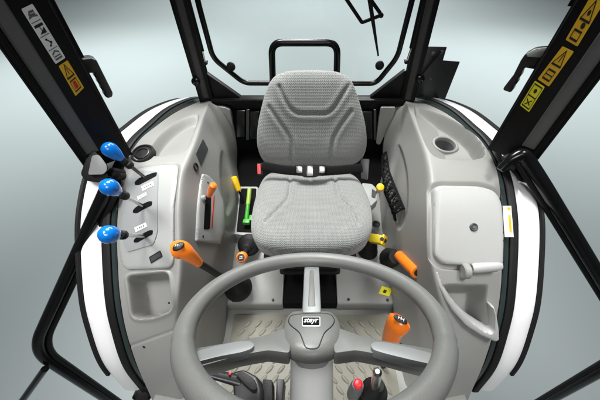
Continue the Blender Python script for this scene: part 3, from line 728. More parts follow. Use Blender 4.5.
for sd, A_, B_, C_, lab in ((1, (513, 168), (533, 192), (545, 206), 'short black gas strut joining a pillar to the door on the storage box side'),):
    a, c, d = at(*A_, t=.92), at(*B_, t=.96), at(*C_, t=.985); g = thing('door_strut', a, lab, 'gas strut')
    b = nb(); tube(b, [a, c], .010, 12); obj('strut_cylinder', b, M['black'], g)
    b = nb(); tube(b, [c, d], .005, 10); obj('strut_rod', b, M['chrome'], g)
    b = nb(); box(b, at(546, 210, t=.985), .05, .02, .012, bev=.004); obj('strut_bracket', b, M['rubber'], g)
b = nb(); c0 = at(512, 165, t=.9); lathe(b, c0, (0, -.7, .7), [(.016, -.05), (.018, 0), (.013, .008), (0, .01)], 18); lathe(b, at(519, 158, t=.9), (0, -.7, .7), [(.013, -.05), (.014, .004), (0, .006)], 16); obj('hinge_pivot', b, M['rubber'], dr)
b = nb(); P0 = cat([at(u, v, t=.93) for u, v in ((521, 156), (529, 160), (536, 172), (533, 177))], 6); tube(b, P0, .008, 10); obj('hinge_arm', b, M['rubber'], dr)

# ---------------------------------------------------------------- driver seat
def pad(outl, pl, ctr, height, back, seams, name, parent, p=3.2, q=2.2, dishx=0., bulge=None):
    """upholstered pad: outline in the pad's plane, domed face, rounded border and a back"""
    o, n = pl; ex = Vector((1, 0, 0)); ey = n.cross(ex)
    oc = [Vector(w) for w in outl]; oc = cat([Vector((w.x, w.y, 0)) for w in oc], 10, True)
    P2 = []
    for w in oc:
        pp = at(w.x, w.y, pl=pl) - o; P2.append((pp.dot(ex), pp.dot(ey)))
    cpt = at(ctr[0], ctr[1], pl=pl) - o; c = Vector((cpt.dot(ex), cpt.dot(ey)))
    rho = [0.001] + [i / 70 for i in range(1, 60)] + [.86 + .14 * math.sin(math.pi / 2 * i / 12) for i in range(0, 13)]
    NT = len(P2); co = []; hs = []
    for r in rho:
        for w in P2:
            x = c.x + (w[0] - c.x) * r; y = c.y + (w[1] - c.y) * r; co.append((x, y)); hs.append(height * (max(0, 1 - r ** p)) ** (1 / q))
    co = np.array(co); hs = np.array(hs)
    hs += dishx * ((co[:, 0] / .2) ** 2) * np.repeat([max(0, 1 - r ** 8) for r in rho], NT)
    fade = np.repeat([max(0, 1 - (r / .985) ** 14) for r in rho], NT)
    for ln, dep, wd in seams:
        l2 = []
        for (u, v) in ln:
            pp = at(u, v, pl=pl) - o; l2.append(Vector((pp.dot(ex), pp.dot(ey), 0)))
        l2 = [(w.x, w.y) for w in cat(l2, 6)]
        d = ldist(co, l2); hs -= dep * np.exp(-(d / wd) ** 2) * fade; hs += dep * .35 * np.exp(-((d - wd * 2.6) / (wd * 1.6)) ** 2) * fade
    bm = nb(); uv = bm.loops.layers.uv.new('cloth'); V = [[None] * NT for _ in rho]
    for i in range(len(rho)):
        for k in range(NT):
            x, y = co[i * NT + k]; V[i][k] = (bm.verts.new(o + ex * x + ey * y + n * hs[i * NT + k]), (x, y))
    for (bk, sh) in ((-.012, 1.0), (-back * .7, .985), (-back, .93), (-back, .001)):
        row = []
        for k in range(NT):
            x = c.x + (P2[k][0] - c.x) * sh; y = c.y + (P2[k][1] - c.y) * sh; row.append((bm.verts.new(o + ex * x + ey * y + n * bk), (x * (1 - bk * 3), y * (1 - bk * 3))))
        V.append(row)
    for i in range(len(V) - 1):
        for k in range(NT):
            qd = (V[i][k], V[i][(k + 1) % NT], V[i + 1][(k + 1) % NT], V[i + 1][k]); f = bm.faces.new([w[0] for w in qd])
            for lp, w in zip(f.loops, qd): lp[uv].uv = w[1]
    return obj(name, bm, M['cloth'], parent, ang=75)
seat = thing('driver_seat', (0, .78, .14), 'light grey cloth driver seat with low backrest and black lap belt', 'seat')
cpl = plane3(at(310, 252, z=.462), at(250, 176, z=.462), at(370, 176, z=.462)); cpl = (Vector((0, .55, .450)), Vector((0, -.10, 1)).normalized())
cush = [(310,177),(300,174.5),(289,172),(273,174),(263,181),(256,198),(251.5,220),(252,234),(257,244),(268,250),(290,252.5),(310,253),(332,252.5),(353,249.5),(366,242),(371.5,231),(371.5,214),(366.5,195),(358,181),(348,174.5),(334,172.5),(322,174.5)]
ck = pad(cush, cpl, (311, 216), .045, .075, [([(290,174),(290.5,190),(289,203),(283,212),(267,228)], .0065, .0065), ([(334,174),(335,190),(338,203),(347,214),(357,230)], .0065, .0065), ([(310,178),(310.5,190)], .004, .005)], 'seat_cushion', seat, 5.0, 2.2, .010)
bn = Vector((0, -.93, .37)).normalized(); bpl = (at(311, 165, y=.965), bn)
back = [(300,166),(275,165),(264,160.5),(258.5,150),(257,137),(259,119),(264,98),(269.5,83),(277,75),(290,71),(311,70),(332,71),(344,74.5),(352,82),(358,98),(364,119),(366.5,137),(365.5,150),(360,160),(348,165),(324,166)]
bk = pad(back, bpl, (311, 122), .042, .06, [([(280,86),(285,98),(291,107.5),(299,112),(313,112.5),(326,112),(334,106),(341,95),(349,84)], .0075, .0065), ([(270,106),(280,120),(288,132),(292,143),(292.5,163)], .0075, .0065), ([(350,110),(341,122),(334,134),(331.5,145),(331,163)], .0075, .0065)], 'backrest', seat, 4.5, 2.2, .012)
b = nb(); P0 = [at(u, v, pl=(bpl[0] - bn * .062, bn)) for u, v in rnd([(266,160),(262,140),(272,88),(284,80),(340,80),(350,88),(362,140),(356,160)], 6)]; prism(b, P0, -bn * .03, .008); obj('back_shell', b, M['rubber'], seat)
b = nb(); box(b, (0, .74, .36), .36, .34, .05, bev=.01); obj('seat_pan', b, M['rubber'], seat)
b = nb(); box(b, (0, .77, .26), .24, .26, .18, bev=.015)
for k in range(4): box(b, (0, .77, .19 + .045 * k), .27, .29, .022, bev=.01)
obj('suspension', b, M['rubber'], seat)
b = nb(); box(b, (0, .95, .44), .34, .06, .16, bev=.015); obj('back_hinge', b, M['rubber'], seat)
# lap belt across the joint
b = nb(); P3 = [at(262, 166, y=.90), at(285, 170, y=.885), at(310, 171.5, y=.88), at(335, 170.5, y=.885), at(362, 168, y=.90)]; P3 = cat(P3, 6)
tube(b, P3, .0185, 12, squash=(Vector((0, -.75, .66)).normalized(), .18)); belt = obj('seat_belt', b, M['web'], seat)
for (u0, u1, v0, v1) in ((296, 302.5, 166, 173), (306.5, 313.2, 165.8, 176), (319, 325, 166, 173)):
    b = nb(); pl = (Vector((0, .866, .545)) + Vector((0, -.75, .66)).normalized() * .020, Vector((0, -.75, .66)).normalized()); prism(b, [at(u, v, pl=pl) for u, v in rnd([(u0, v0), (u1, v0), (u1, v1), (u0, v1)], 1)], -pl[1] * .008, .0015)
    for v in b.verts: v.co += pl[1] * .005
    obj('belt_buckle', b, M['chrome'], belt)
b = nb(); P0 = [at(u, v, pl=pl) + pl[1] * .001 for u, v in rnd([(295, 164.8), (326.5, 164.8), (325, 174), (314.5, 177.5), (305, 177.5), (297, 174)], 1.5)]; prism(b, P0, -pl[1] * .014, .002); obj('buckle_plate', b, M['rubber'], belt)
b = nb(); pl = (at(260, 168, y=.93), Vector((0, -.72, .69)).normalized()); prism(b, [at(u, v, pl=pl) for u, v in rnd([(257, 163), (262.5, 163), (263, 174.5), (257.5, 175)], 1)], -pl[1] * .02, .003); bu = obj('buckle_receiver', b, M['rubber'], seat)
b = nb(); prism(b, [at(u, v, pl=pl) + pl[1] * .002 for u, v in rnd([(257.2, 164), (260.5, 164), (260.8, 174), (257.6, 174)], .6)], -pl[1] * .01, .0015); obj('release_button', b, M['pink'], bu)
b = nb(); pl = (at(364, 168, y=.93), Vector((-.2, -.75, .64)).normalized()); prism(b, [at(u, v, pl=pl) for u, v in rnd([(360.5, 158.5), (369.5, 159), (368, 180), (361, 178.5)], 1.5)], -pl[1] * .03, .004); obj('belt_retractor', b, M['darkgrey'], seat)
# seat side rail on the right with its yellow knob
b = nb(); P0 = [at(u, v, z=.36) for u, v in rnd([(362, 183), (372, 184), (376, 188), (378, 199), (371, 206), (366, 200)], 1.5)]; prism(b, P0, (0, 0, -.05), .004); sr = obj('seat_rail', b, M['pale'], seat)
b = nb(); prism(b, [at(u, v, z=.3615) for u, v in rnd([(372, 189), (376.5, 192), (375, 198), (371.5, 197)], 1)], (0, 0, .002)); obj('rail_slot', b, M['ink'], sr)
b = nb(); lathe(b, at(380, 187.5, z=.42), (.0, -.45, .9), [(.006, -.08), (.006, -.012), (.015, -.008), (.0185, 0), (.0175, .008), (.010, .013), (0, .014)], 28); obj('adjuster_knob', b, M['yellow'], seat)

# ---------------------------------------------------------------- steering wheel and column
TA = R(33); WN = Vector((0, math.sin(TA), math.cos(TA))); WE = Vector((0, math.cos(TA), -math.sin(TA))); WX = Vector((1, 0, 0))
WC = Vector((.0055, .185, .861)); WR = .1925
def wpt(r, a, h=0): return WC + WX * r * math.cos(a) + WE * r * math.sin(a) + WN * h
wh = thing('steering_wheel', WC - WN * .05, 'grey three spoke steering wheel with a black badge on its hub', 'steering wheel')
b = nb(); NR = 160; pts = [wpt(WR, 2 * math.pi * k / NR) for k in range(NR)]; rs_ = []
for k in range(NR):
    a = 2 * math.pi * k / NR; r = .0156
    for s in (R(-22), R(202)):
        dd = abs((a - s + math.pi) % (2 * math.pi) - math.pi); r -= .0014 * math.exp(-(dd / .016) ** 2)
    rs_.append(r)
tube(b, pts, rs_, 26, True); rim_o = obj('rim', b, M['wheel'], wh, ang=60)
hp = (WC - WN * .022, WN)
hub_px = [(290,312),(300,310.5),(322,310.5),(333,312),(340,320),(342.5,333),(339.5,344),(331,351.5),(312,355),(293,351.5),(284.5,344),(281.5,333),(284,320)]
HP = cat([Vector((u, v, 0)) for u, v in hub_px], 6, True); HP3 = [at(w.x, w.y, pl=hp) for w in HP]; hc = sum(HP3, Vector()) / len(HP3)
b = nb(); rings = []
for (sc, h) in ((.001, .010), (.45, .009), (.75, .006), (.90, .0025), (.965, -.002), (1.0, -.008), (1.0, -.0135), (.975, -.0145), (.97, -.017), (.93, -.019), (.74, -.030), (.62, -.045)):
    rings.append([b.verts.new(hc + (p - hc) * sc + WN * h) for p in HP3])
n_ = len(HP3)
for i in range(len(rings) - 1):
    for k in range(n_): b.faces.new((rings[i][k], rings[i][(k + 1) % n_], rings[i + 1][(k + 1) % n_], rings[i + 1][k]))
b.faces.new(list(reversed(rings[-1])))
hb = b.copy(); hbv = BVHTree.FromBMesh(hb); hb.free()
hub = obj('hub', b, M['hub'], wh, ang=40)
def hub_at(u, v, h=0.):
    d = ray(u, v).normalized(); q = hbv.ray_cast(EYE, d); return q[0] + WN * h
b = nb(); ln = cat([Vector((u, v, 0)) for u, v in [(289,323),(289.5,318),(294,315),(311,313.5),(328,314),(333.5,318),(334,322.5),(331,327),(324.5,333),(321,341),(318,347.5),(312.5,349),(306,347.5),(303,341),(299.5,333),(292.5,327)]], 5, True)
tube(b, [hub_at(w.x, w.y, .0002) for w in ln], .0009, 6, True); obj('hub_groove', b, M['ink'], hub)
b = nb(); q = [hub_at(u, v, .0006) for u, v in ((302, 317.8), (320.3, 317.8), (320.3, 327.2), (302, 327.2))]
pm = sum(q, Vector()) / 4; bq = [pm + (p - pm) - WN * (p - pm).dot(WN) for p in q]
def bpx(a, c, h=0): return bq[0].lerp(bq[1], a).lerp(bq[3].lerp(bq[2], a), c) + WN * h
b = nb(); prism(b, [bpx(x, y) for x, y in rnd([(0, 0), (1, 0), (1, 1), (0, 1)], .08)], WN * .0012); bd = obj('badge', b, M['decalwhite'], hub)
b = nb(); prism(b, [bpx(x, y, .0013) for x, y in rnd([(.045, .09), (.955, .09), (.955, .91), (.045, .91)], .06)], WN * .0003); obj('badge_field', b, M['pit'], bd)
cu = bpy.data.curves.new('badge_text', 'FONT'); cu.body = 'steyr'; cu.size = 1; cu.shear = .3; cu.offset = .018; cu.extrude = 0; cu.resolution_u = 3
to = bpy.data.objects.new('badge_text', cu); COL.objects.link(to); bpy.context.view_layer.update()
dg = bpy.context.evaluated_depsgraph_get(); tm = bpy.data.meshes.new_from_object(to.evaluated_get(dg)); bpy.data.objects.remove(to)
tv = [v.co.copy() for v in tm.vertices]; x0, x1 = min(v.x for v in tv), max(v.x for v in tv); y0, y1 = min(v.y for v in tv), max(v.y for v in tv)
b = nb(); b.from_mesh(tm)
for v in b.verts: v.co = bpx(.10 + .80 * (v.co.x - x0) / (x1 - x0), .82 - .64 * (v.co.y - y0) / (y1 - y0), .0019)
obj('badge_lettering', b, M['decalwhite'], bd)
# spokes
sp = (WC - WN * .012, WN)
b = nb(); P0 = [at(u, v, pl=sp) for u, v in ((302, 312), (304.5, 262), (306, 257), (317.5, 257), (319, 262), (321.5, 312))]; prism(b, P0, -WN * .016, .004)
so = obj('spoke', b, M['silver'], wh)
b = nb(); prism(b, [at(u, v, pl=(sp[0] + WN * .001, WN)) for u, v in rnd([(308, 306), (309.8, 270), (313.4, 270), (315.5, 306)], 1.5)], -WN * .004, .001); obj('spoke_recess', b, M['hub'], so)  # darker strip, shade of the spoke's recess put into its colour
sp2 = (WC - WN * .020, WN)
for arm, ridge in (([(186,350),(240,340.5),(262,336),(290,326),(290,353),(268,350),(240,355),(194,368)], [(187,353.5),(215,346),(238,341.2),(250,340.8),(255,344),(252,348.5),(242,352),(220,356),(192,363)]),
                   ([(444,351),(385,341),(362,336),(333,326),(334,353),(356,350),(385,355),(440,369)], [(443,356),(410,347.5),(388,342.5),(374,341.5),(370,345),(373,349.5),(384,353),(408,359),(440,366)])):
    b = nb(); prism(b, [at(u, v, pl=sp2) for u, v in rnd(arm, 4)], -WN * .020, .007, 3); so = obj('spoke', b, M['hub'], wh)
    b = nb(); prism(b, [at(u, v, pl=(sp2[0] + WN * .006, WN)) for u, v in rnd(ridge, 3.5)], -WN * .013, .0058, 4); obj('spoke_ridge', b, M['silver'], so)
t = thing('steering_column', WC - WN * .5, 'pale grey steering column housing rising from the footwell to the wheel', 'steering column')
b = nb(); cb = hc - WN * .05
lathe(b, cb, -WN, [(.034, -.01), (.035, .03), (.037, .10), (.042, .20), (.048, .30), (.055, .46), (.055, .80)], 40); obj('column_tube', b, M['column'], t)
b = nb()
P0 = [cb - WN * .22 + WX * x + WE * y for x, y in rnd([(-.095, .055), (.10, .055), (.13, -.02), (.12, -.22), (-.12, -.22), (-.11, -.02)], .04)]
prism(b, P0, -WN * .40, .015, 3); obj('column_cowl', b, M['column'], t)
# column switch with its stalk
def oat(u, v, z): return at(u, v, z=z)
t = thing('column_switch', oat(248, 385, .72), 'black column switch with a tapered stalk under the wheel', 'switch')
b = nb(); tube(b, [oat(201, 371.5, .775), oat(206, 373, .772), oat(232, 379, .755), oat(240, 381, .75)], [.0055, .0065, .010, .011], 16, squash=(WN, .75)); st = obj('stalk', b, M['switch'], t)
b = nb(); P0 = [oat(u, v, .757) for u, v in rnd([(232, 372), (243, 369), (258, 377), (262, 388), (262, 400), (258, 410), (238, 410), (233, 398)], 4)]; prism(b, P0, (.005, -.0, -.055), .008, 3); obj('switch_body', b, M['switch'], t)
b = nb(); P0 = [oat(u, v, .759) for u, v in rnd([(236, 375), (243, 372), (255, 379.5), (258, 390), (252, 391), (243, 383)], 3)]; prism(b, P0, (0, 0, .006), .003); obj('switch_cover', b, M['rubber'], t)
b = nb(); P0 = [oat(u, v, .74) for u, v in rnd([(263, 379), (272, 380), (272, 412), (263, 412)], 1)]; prism(b, P0, (0, 0, -.05), .004); obj('switch_block', b, M['rubber'], t)
b = nb(); P0 = [oat(u, v, .70) for u, v in rnd([(276.5, 379), (284, 379), (281, 412), (275.5, 412)], 1)]; prism(b, P0, (0, 0, -.06), .003); obj('ignition_block', b, M['ink'], t)
b = nb(); lathe(b, oat(230, 373.5, .768), (0, 0, 1), [(.0022, -.01), (.0022, .001), (0, .0016)], 12); obj('indicator_lamp', b, M['red'], t)

# ---------------------------------------------------------------- levers
def axes(d):
    a, b_, c = frame(d); return (a, b_, c)
for (ku, kv, kz), (bu_, bv_), lab in (((113, 152, .80), (147, 179), 'blue knobbed lever furthest back, tilted against the black pillar'), ((112, 188.5, .80), (145, 207), 'blue knobbed lever in the centre of the lever panel slots'), ((111, 234.5, .75), (146, 236), 'blue knobbed lever closest to the display window')):
    bs = surf(bu_, bv_, 'L')[0]; kn = at(ku, kv, z=kz); d = (kn - bs).normalized(); L = (kn - bs).length
    t = thing('hydraulic_lever', bs, lab, 'lever', 'blue hydraulic levers'); k = .030 * (kz * -1 + 1.31) / .51
    b = nb(); lathe(b, kn - d * .030, d, [(.0085, -.004), (.0105, 0), (.0145, .009), (.0195, .022), (.0225, .035), (.0222, .046), (.0175, .056), (.009, .0615), (0, .063)], 32); obj('knob', b, M['blue'], t)
    b = nb(); lathe(b, kn - d * .066, d, [(.009, 0), (.0125, .004), (.0125, .014), (.009, .017), (.009, .022), (.011, .024), (.011, .034)], 20); obj('collar', b, M['rubber'], t)
    b = nb(); tube(b, [bs - d * .03, kn - d * .06], .0058, 14); obj('shaft', b, M['chrome'], t)
# small orange gate lever
bs = surf(206, 203, 'L')[0]; t = thing('gate_lever', bs, 'small orange tipped lever in the slotted gate plate', 'lever')
tip = at(213.5, 185, z=bs.z + .11); b = nb(); d = (tip - bs).normalized(); tube(b, [bs - d * .02, bs.lerp(tip, .6)], .008, 12); obj('shaft', b, M['rubber'], t)
b = nb(); tube(b, [bs.lerp(tip, .42), bs.lerp(tip, .5), bs.lerp(tip, .8), tip, tip + d * .004], [.008, .0105, .0125, .0115, .006], 18); obj('grip', b, M['orange'], t)
b = nb(); p = surf(201, 198.5, 'L'); lathe(b, p[0] + p[1] * .006, p[1], [(.010, -.002), (.010, .008), (.007, .012), (0, .012)], 18); obj('stop_knob', b, M['midgrey'], t)
# big orange gear lever
bs = at(238, 287, z=.15); t = thing('gear_lever', bs, 'large orange gear lever with bent grip leaning over the lever console', 'lever', 'orange gripped gear levers')
g0, g1, g2, g3 = at(199, 263.5, z=.60), at(188, 254, z=.655), at(181, 249.5, z=.675), at(174.5, 251, z=.672)
b = nb(); pp = cat([g0, g1, g2, g3], 8); rr = [.0125 + .0125 * math.sin(min(1, i / (len(pp) - 1) * 1.25) * math.pi / 2) for i in range(len(pp))]; rr[-1] *= .55; rr[-2] *= .85; rr[-3] *= .95
tube(b, pp, rr, 24); gk = obj('grip', b, M['orange'], t)
b = nb(); cq = at(178.5, 246.6, z=.700); blob(b, cq, .0165, .012, .007, (Vector((.85, .35, .2)).normalized(), Vector((-.35, .85, 0)).normalized(), Vector((-.1, -.1, 1)).normalized())); gc = obj('shift_cap', b, M['ink'], gk)
b = nb(); cz = cq + Vector((0, 0, .0072))
for s in (-.005, 0, .005): box(b, cz + Vector((s, s * .4, 0)), .001, .008, .0006)
box(b, cz, .011, .001, .0008); obj('shift_pattern', b, M['decalwhite'], gc)
b = nb(); tube(b, [bs, g0.lerp(g1, .2)], .0105, 16); obj('shaft', b, M['rubber'], t)
def boot(parent, c, ax, r0, r1, h, n=5):
    pr = [(r0 * 1.05, -.01), (r0 * 1.05, .002)]
    for k in range(n):
        s = k / n; r = r0 + (r1 - r0) * s; pr += [(r, h * (s + .25 / n)), (r * .84, h * (s + .8 / n))]
    pr += [(r1, h), (0, h * 1.02)]
    b = nb(); lathe(b, c, ax, pr, 28); return obj('rubber_boot', b, M['rubber'], parent)
boot(t, bs - Vector((0, 0, .005)), (g0 - bs).normalized() * .5 + Vector((0, 0, .6)), .058, .016, .10)
# round orange knob by the cushion
bs = at(249, 245, z=.18); kn = at(241.8, 257.2, z=.34); t = thing('range_lever', bs, 'short lever with round orange knob beside the seat cushion', 'lever')
d = (kn - bs).normalized(); b = nb(); tube(b, [bs, kn], .009, 14); obj('shaft', b, M['rubber'], t); boot(t, bs, d, .052, .018, .10)
v_ = Vector((0, -.62, .78)); b = nb(); lathe(b, kn - v_ * .02, v_, [(.010, -.01), (.017, -.002), (.0225, .010), (.0225, .024), (.018, .031), (.016, .032)], 28); kk = obj('knob', b, M['orange'], t)
b = nb(); lathe(b, kn + v_ * .0115, v_, [(.0155, -.002), (.0150, .001), (0, .002)], 22); kc = obj('knob_cap', b, M['ink'], kk)
fa, fb, fc = frame(v_); fx = Vector((1, 0, 0)); fy = v_.cross(fx); b = nb(); c0 = kn + v_ * .0142
box(b, c0 - fx * .004, .0015, .013, .0004, (fx, fy, v_)); box(b, c0 + fx * .004 + fy * .003, .0015, .008, .0004, (fx, fy, v_)); box(b, c0 - fy * .003, .012, .0015, .0005, (fx, fy, v_)); box(b, c0 + fy * .004, .008, .0015, .0006, (fx, fy, v_)); obj('knob_symbol', b, M['decalwhite'], kc)
# yellow lever and green lever on the left of the seat
bs = at(243, 207, z=.21); t = thing('park_lever', bs, 'short yellow gripped lever left of the seat beside a black tray', 'lever')
a, c = at(239, 191, z=.30), at(233.5, 177, z=.36); b = nb(); tube(b, cat([bs, at(242.5, 200, z=.25), a], 5), .006, 10); obj('shaft', b, M['rubber'], t)
d = (c - a).normalized(); b = nb(); tube(b, [a - d * .002, a + d * .004, a.lerp(c, .5), c - d * .006, c, c + d * .003], [.008, .0145, .0165, .0175, .015, .008], 18); obj('grip', b, M['yellow'], t)
t = thing('lever_tray', at(246, 232, z=.185), 'black open tray with pale rim beside the cushion holding the green lever', 'tray')
pl = (at(246, 210, z=.225), Vector((0, -.12, .99)))
ot = rnd([(238.5, 186.5), (258, 186.5), (255, 236), (233, 234)], 2); it = rnd([(241, 188.5), (256.5, 188.5), (254, 233), (236.5, 232)], 1.5)
b = nb(); prism(b, [at(u, v, pl=pl) for u, v in ot], -pl[1] * .05, .002); obj('tray_rim', b, M['pale'], t)
b = nb(); prism(b, [at(u, v, pl=pl) + pl[1] * .0012 for u, v in it], -pl[1] * .03); obj('tray_well', b, M['pit'], t)
bs = at(246, 224, z=.235); t = thing('green_lever', bs, 'slim bright green lever lying in the black tray', 'lever')
tp = at(249.5, 189.5, z=.30); d = (tp - bs).normalized(); b = nb(); tube(b, [bs, bs.lerp(tp, .1), bs.lerp(tp, .6), tp - d * .004, tp], [.007, .0105, .0095, .0105, .007], 14); gg = obj('grip', b, M['green'], t)
b = nb(); tube(b, [bs.lerp(tp, .55), tp + d * .001], [.0107, .0112], 14, squash=(Vector((1, 0, 0)), 1.0)); obj('grip_tip', b, mat('lime plastic', (.27, .46, .05), .4), gg)
b = nb(); box(b, at(246.5, 222, z=.243), .034, .026, .022, bev=.005); box(b, at(251, 218, z=.243), .02, .035, .012, bev=.004); obj('lever_base', b, M['green'], t)
# right side: yellow and orange levers with boots
bs = at(368, 250, z=.17); t = thing('speed_lever', bs, 'square ended yellow lever on the right of the cushion', 'lever')
kn = at(383, 240.5, z=.36); st_ = at(372, 238.5, z=.34); b = nb(); tube(b, [bs, bs.lerp(st_, .5), st_], [.010, .009, .009], 12); obj('shaft', b, M['rubber'], t)
boot(t, bs - Vector((0, 0, .005)), (0, .05, 1), .045, .028, .12, 4)
d = (kn - st_).normalized(); v2 = Vector((.25, -.5, .8)).normalized(); v2 = (v2 - d * v2.dot(d)).normalized(); b = nb(); box(b, st_.lerp(kn, .45), .062, .038, .034, (d, v2.cross(d), v2), .006, 3); gy = obj('grip', b, mat('olive yellow plastic', (.48, .36, .015), .4, var=.05), t)
b = nb(); box(b, kn + d * .004, .010, .045, .043, (d, v2.cross(d), v2), .005, 3); obj('grip_end', b, M['yellow'], gy)
b = nb(); lathe(b, kn + d * .008 + v2 * .0, (d * .8 + v2 * .2), [(.009, -.001), (.009, .0025), (0, .003)], 16); lathe(b, kn + d * .004 + v2 * .0215, v2, [(.008, -.001), (.008, .0012), (0, .0015)], 16); obj('end_cap', b, M['ink'], gy)
bs = at(391, 258, z=.17); t = thing('speed_lever', bs, 'long orange cylindrical lever sticking out below the net pocket', 'lever')
a, c = at(399, 255.5, z=.36), at(417.5, 272.5, z=.43); b = nb(); tube(b, [bs, bs.lerp(a, .5), a], .010, 12); obj('shaft', b, M['rubber'], t); boot(t, bs - Vector((0, .0, .005)), (a - bs).normalized(), .050, .030, .17, 6)
d = (c - a).normalized(); b = nb(); tube(b, [a - d * .002, a + d * .003, a.lerp(c, .5), c - d * .004, c], [.018, .0215, .023, .0245, .021], 26); og = obj('grip', b, M['orange'], t)
b = nb(); lathe(b, c, d, [(.013, -.004), (.013, .002), (.009, .003), (0, .0025)], 20); obj('end_cap', b, M['ink'], og)
# right orange pedal-like lever near the wheel
bs = at(393, 352, z=.20); t = thing('gear_lever', bs, 'upright orange pistol shaped lever right of the steering wheel hub', 'lever', 'orange gripped gear levers')
pp = cat([at(390, 347, z=.55), at(391, 339, z=.585), at(394, 330, z=.622), at(399, 322.5, z=.650), at(401, 319.5, z=.655)], 8); n_g = len(pp)
rr = [float(np.interp(i / (n_g - 1), [0, .25, .5, .68, .86, .95, 1], [.0215, .0208, .0225, .0265, .0262, .018, .008])) for i in range(n_g)]
b = nb(); tube(b, pp, rr, 28); og = obj('grip', b, M['orange'], t, ang=70)
gn = Vector((.22, .12, .97)).normalized(); gx = Vector((.85, -.42, -.14)); gx = (gx - gn * gx.dot(gn)).normalized(); gy_ = gn.cross(gx)
b = nb(); cq = at(400.5, 319.5, z=.680); blob(b, cq, .0165, .0085, .004, (gx, gy_, gn)); gc = obj('shift_cap', b, M['ink'], og)
b = nb(); cz = cq + gn * .0042
for s in (-.006, 0, .006): box(b, cz + gx * s, .0013, .008, .0006, (gx, gy_, gn))
box(b, cz, .0135, .0013, .0008, (gx, gy_, gn)); obj('shift_pattern', b, M['decalwhite'], gc)
b = nb(); tube(b, [bs - Vector((0, 0, .19)), bs + Vector((0, -.01, .1)), pp[2]], .011, 14); obj('shaft', b, M['rubber'], t)
# silver lever in black boot and red button below the wheel, on the right of the column
bs = oat(374, 392, .62); t = thing('shuttle_lever', bs, 'silver tipped lever rising from a black boot right of the column', 'lever')
b = nb(); box(b, bs + Vector((0, -.02, -.03)), .058, .08, .05, bev=.014, bs=3); obj('lever_base', b, M['rubber'], t)
boot(t, bs, (0, .1, 1), .026, .013, .045, 3)
b = nb(); tp = oat(377.5, 371.5, .76); tube(b, [bs, bs.lerp(tp, .6), tp - (tp - bs).normalized() * .004, tp], [.0085, .0085, .008, .004], 16); obj('shaft', b, M['chrome'], t)
t = thing('push_button', oat(358, 384, .63), 'red push button on a grey base next to the silver lever', 'button')
b = nb(); lathe(b, oat(358, 384, .645), (0, .05, 1), [(.0075, -.01), (.0092, -.004), (.0092, .002), (.006, .005), (0, .0058)], 22); obj('button', b, M['red'], t)
b = nb(); lathe(b, oat(357.5, 386, .628), (0, .05, 1), [(.016, -.07), (.0145, -.006), (.0115, .008), (0, .009)], 24); obj('button_base', b, M['well'], t)

# ---------------------------------------------------------------- net pocket on the right console
t_ = nb(); cell = []
top = [(388, 152), (391, 172), (397, 186), (403, 200), (407, 209)]; bot = [(386, 160), (385, 178), (387, 194), (393, 208), (398, 221)]
def npoint(s, w):
    k = s * 4; i = min(3, int(k)); f = k - i; a = Vector(top[i]).lerp(Vector(top[i + 1]), f); c = Vector(bot[i]).lerp(Vector(bot[i + 1]), f); q = a.lerp(c, w)
    hh = surf(q.x, q.y, 'R')
    if hh is None: hh = (at(q.x, q.y, x=.40), Vector((-1, 0, .3)))
    return hh[0] + hh[1] * (.010 + .020 * math.sin(math.pi * w))
nt_ = thing('net_pocket', npoint(.9, .9), 'black mesh net pocket hung on the inner wall of the storage console', 'net')
for i in range(17):
    tube(t_, [npoint(min(1, max(0, (i - 2 + 4 * w) / 14)), w) for w in [k / 8 for k in range(9)]], .0023, 5)
    tube(t_, [npoint(min(1, max(0, (i + 2 - 4 * w) / 14)), w) for w in [k / 8 for k in range(9)]], .0023, 5)
obj('net_mesh', t_, M['web'], nt_)
b = nb(); tube(b, [npoint(s / 12, 0) for s in range(13)], .004, 8); tube(b, [npoint(s / 12, 1) for s in range(13)], .004, 8); obj('net_border', b, M['web'], nt_)
b = nb()
for i in range(8):
    for w in (.25, .5, .75): pass
    a = npoint(i / 8, .15) - Vector((.0, 0, .0)); c = npoint((i + 1) / 8, .85)
    tube(b, [npoint(i / 8, .1), npoint((i + .5) / 8, .5) , npoint((i + 1) / 8, .9)], .006, 6)
obj('net_folds', b, M['web'], nt_)
# hinge cluster at the front foot of the left fender
t = thing('step_hinge', at(143, 392, z=-.05), 'black step hinge at the front foot of the white fender', 'hinge')
b = nb(); p = at(143, 396, z=-.05); lathe(b, p, (.3, -.6, .7), [(.03, -.04), (.032, 0), (.022, .012), (.010, .014), (0, .014)], 20); obj('hinge_boss', b, M['rubber'], t)
b = nb(); lathe(b, at(147, 388, z=.0), (.3, -.6, .7), [(.014, -.04), (.014, .006), (0, .008)], 14); lathe(b, at(137, 394, z=-.05), (.3, -.6, .7), [(.012, -.04), (.012, .02), (0, .022)], 14); obj('hinge_bolt', b, M['black'], t)

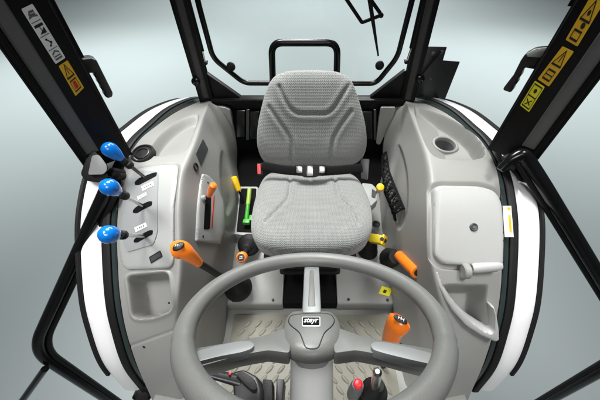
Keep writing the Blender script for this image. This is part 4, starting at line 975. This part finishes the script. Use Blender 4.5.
# ---------------------------------------------------------------- camera, studio lights
cam = bpy.data.cameras.new('Camera'); co = bpy.data.objects.new('Camera', cam); COL.objects.link(co)
cam.sensor_width = 36; cam.lens = 36 * FOC / 600; cam.shift_x = -(PU - 300) / 600; cam.clip_start = .02; cam.clip_end = 200
co.location = EYE; co.rotation_euler = (math.pi / 2 - PITCH, 0, 0); S.camera = co
def area(name, loc, tgt, sx, sy, power, col=(1, 1, 1), spread=180):
    l = bpy.data.lights.new(name, 'AREA'); l.shape = 'RECTANGLE'; l.size = sx; l.size_y = sy; l.energy = power; l.color = col; l.spread = R(spread)
    o = bpy.data.objects.new(name, l); COL.objects.link(o); o.location = loc; o.rotation_euler = (Vector(tgt) - Vector(loc)).to_track_quat('-Z', 'Y').to_euler(); return o
def spot(name, loc, tgt, power, ang, blend=1., col=(1, 1, 1), rad=.5):
    l = bpy.data.lights.new(name, 'SPOT'); l.energy = power; l.spot_size = R(ang); l.spot_blend = blend; l.color = col; l.shadow_soft_size = rad
    o = bpy.data.objects.new(name, l); COL.objects.link(o); o.location = loc; o.rotation_euler = (Vector(tgt) - Vector(loc)).to_track_quat('-Z', 'Y').to_euler(); return o
area('softbox_overhead', (-.4, 1.6, 3.2), (-.05, .75, .3), 1.2, .9, 27, (1, 1, .985), 70)
area('softbox_rear', (.3, 4.2, 2.6), (0, .8, .5), 2.6, 1.0, 15, (.98, 1, 1), 70)
area('softbox_front', (.0, -1.3, 2.5), (0, .35, .5), 1.4, .7, 4.5, (1, 1, 1), 55)
area('softbox_left', (-1.25, .05, 2.5), (-.74, .42, .35), .8, .8, 3.0, (1, 1, 1), 30)
area('softbox_right', (1.25, .05, 2.5), (.74, .42, .35), .8, .8, 2.7, (1, 1, 1), 30)
spot('pool_left', (-5.2, 6.2, 5.6), (-4.9, 5.0, -1.05), 2150, 90, 1, (.95, 1, 1), 1.)
spot('pool_right', (5.2, 6.2, 5.6), (4.9, 5.0, -1.05), 2050, 90, 1, (.95, 1, 1), 1.)
spot('pool_rear', (0, 11.5, 9), (0, 11.5, -1.05), 5800, 132, 1, (.95, 1, 1), 1.)
w = bpy.data.worlds.new('World'); S.world = w; w.use_nodes = True
w.node_tree.nodes['Background'].inputs[0].default_value = (.9, .96, 1, 1); w.node_tree.nodes['Background'].inputs[1].default_value = .025
S.view_settings.view_transform = 'Standard'; S.view_settings.look = 'None'; S.view_settings.exposure = 0; S.view_settings.gamma = 1
S.render.film_transparent = False
S.cycles.max_bounces = 6
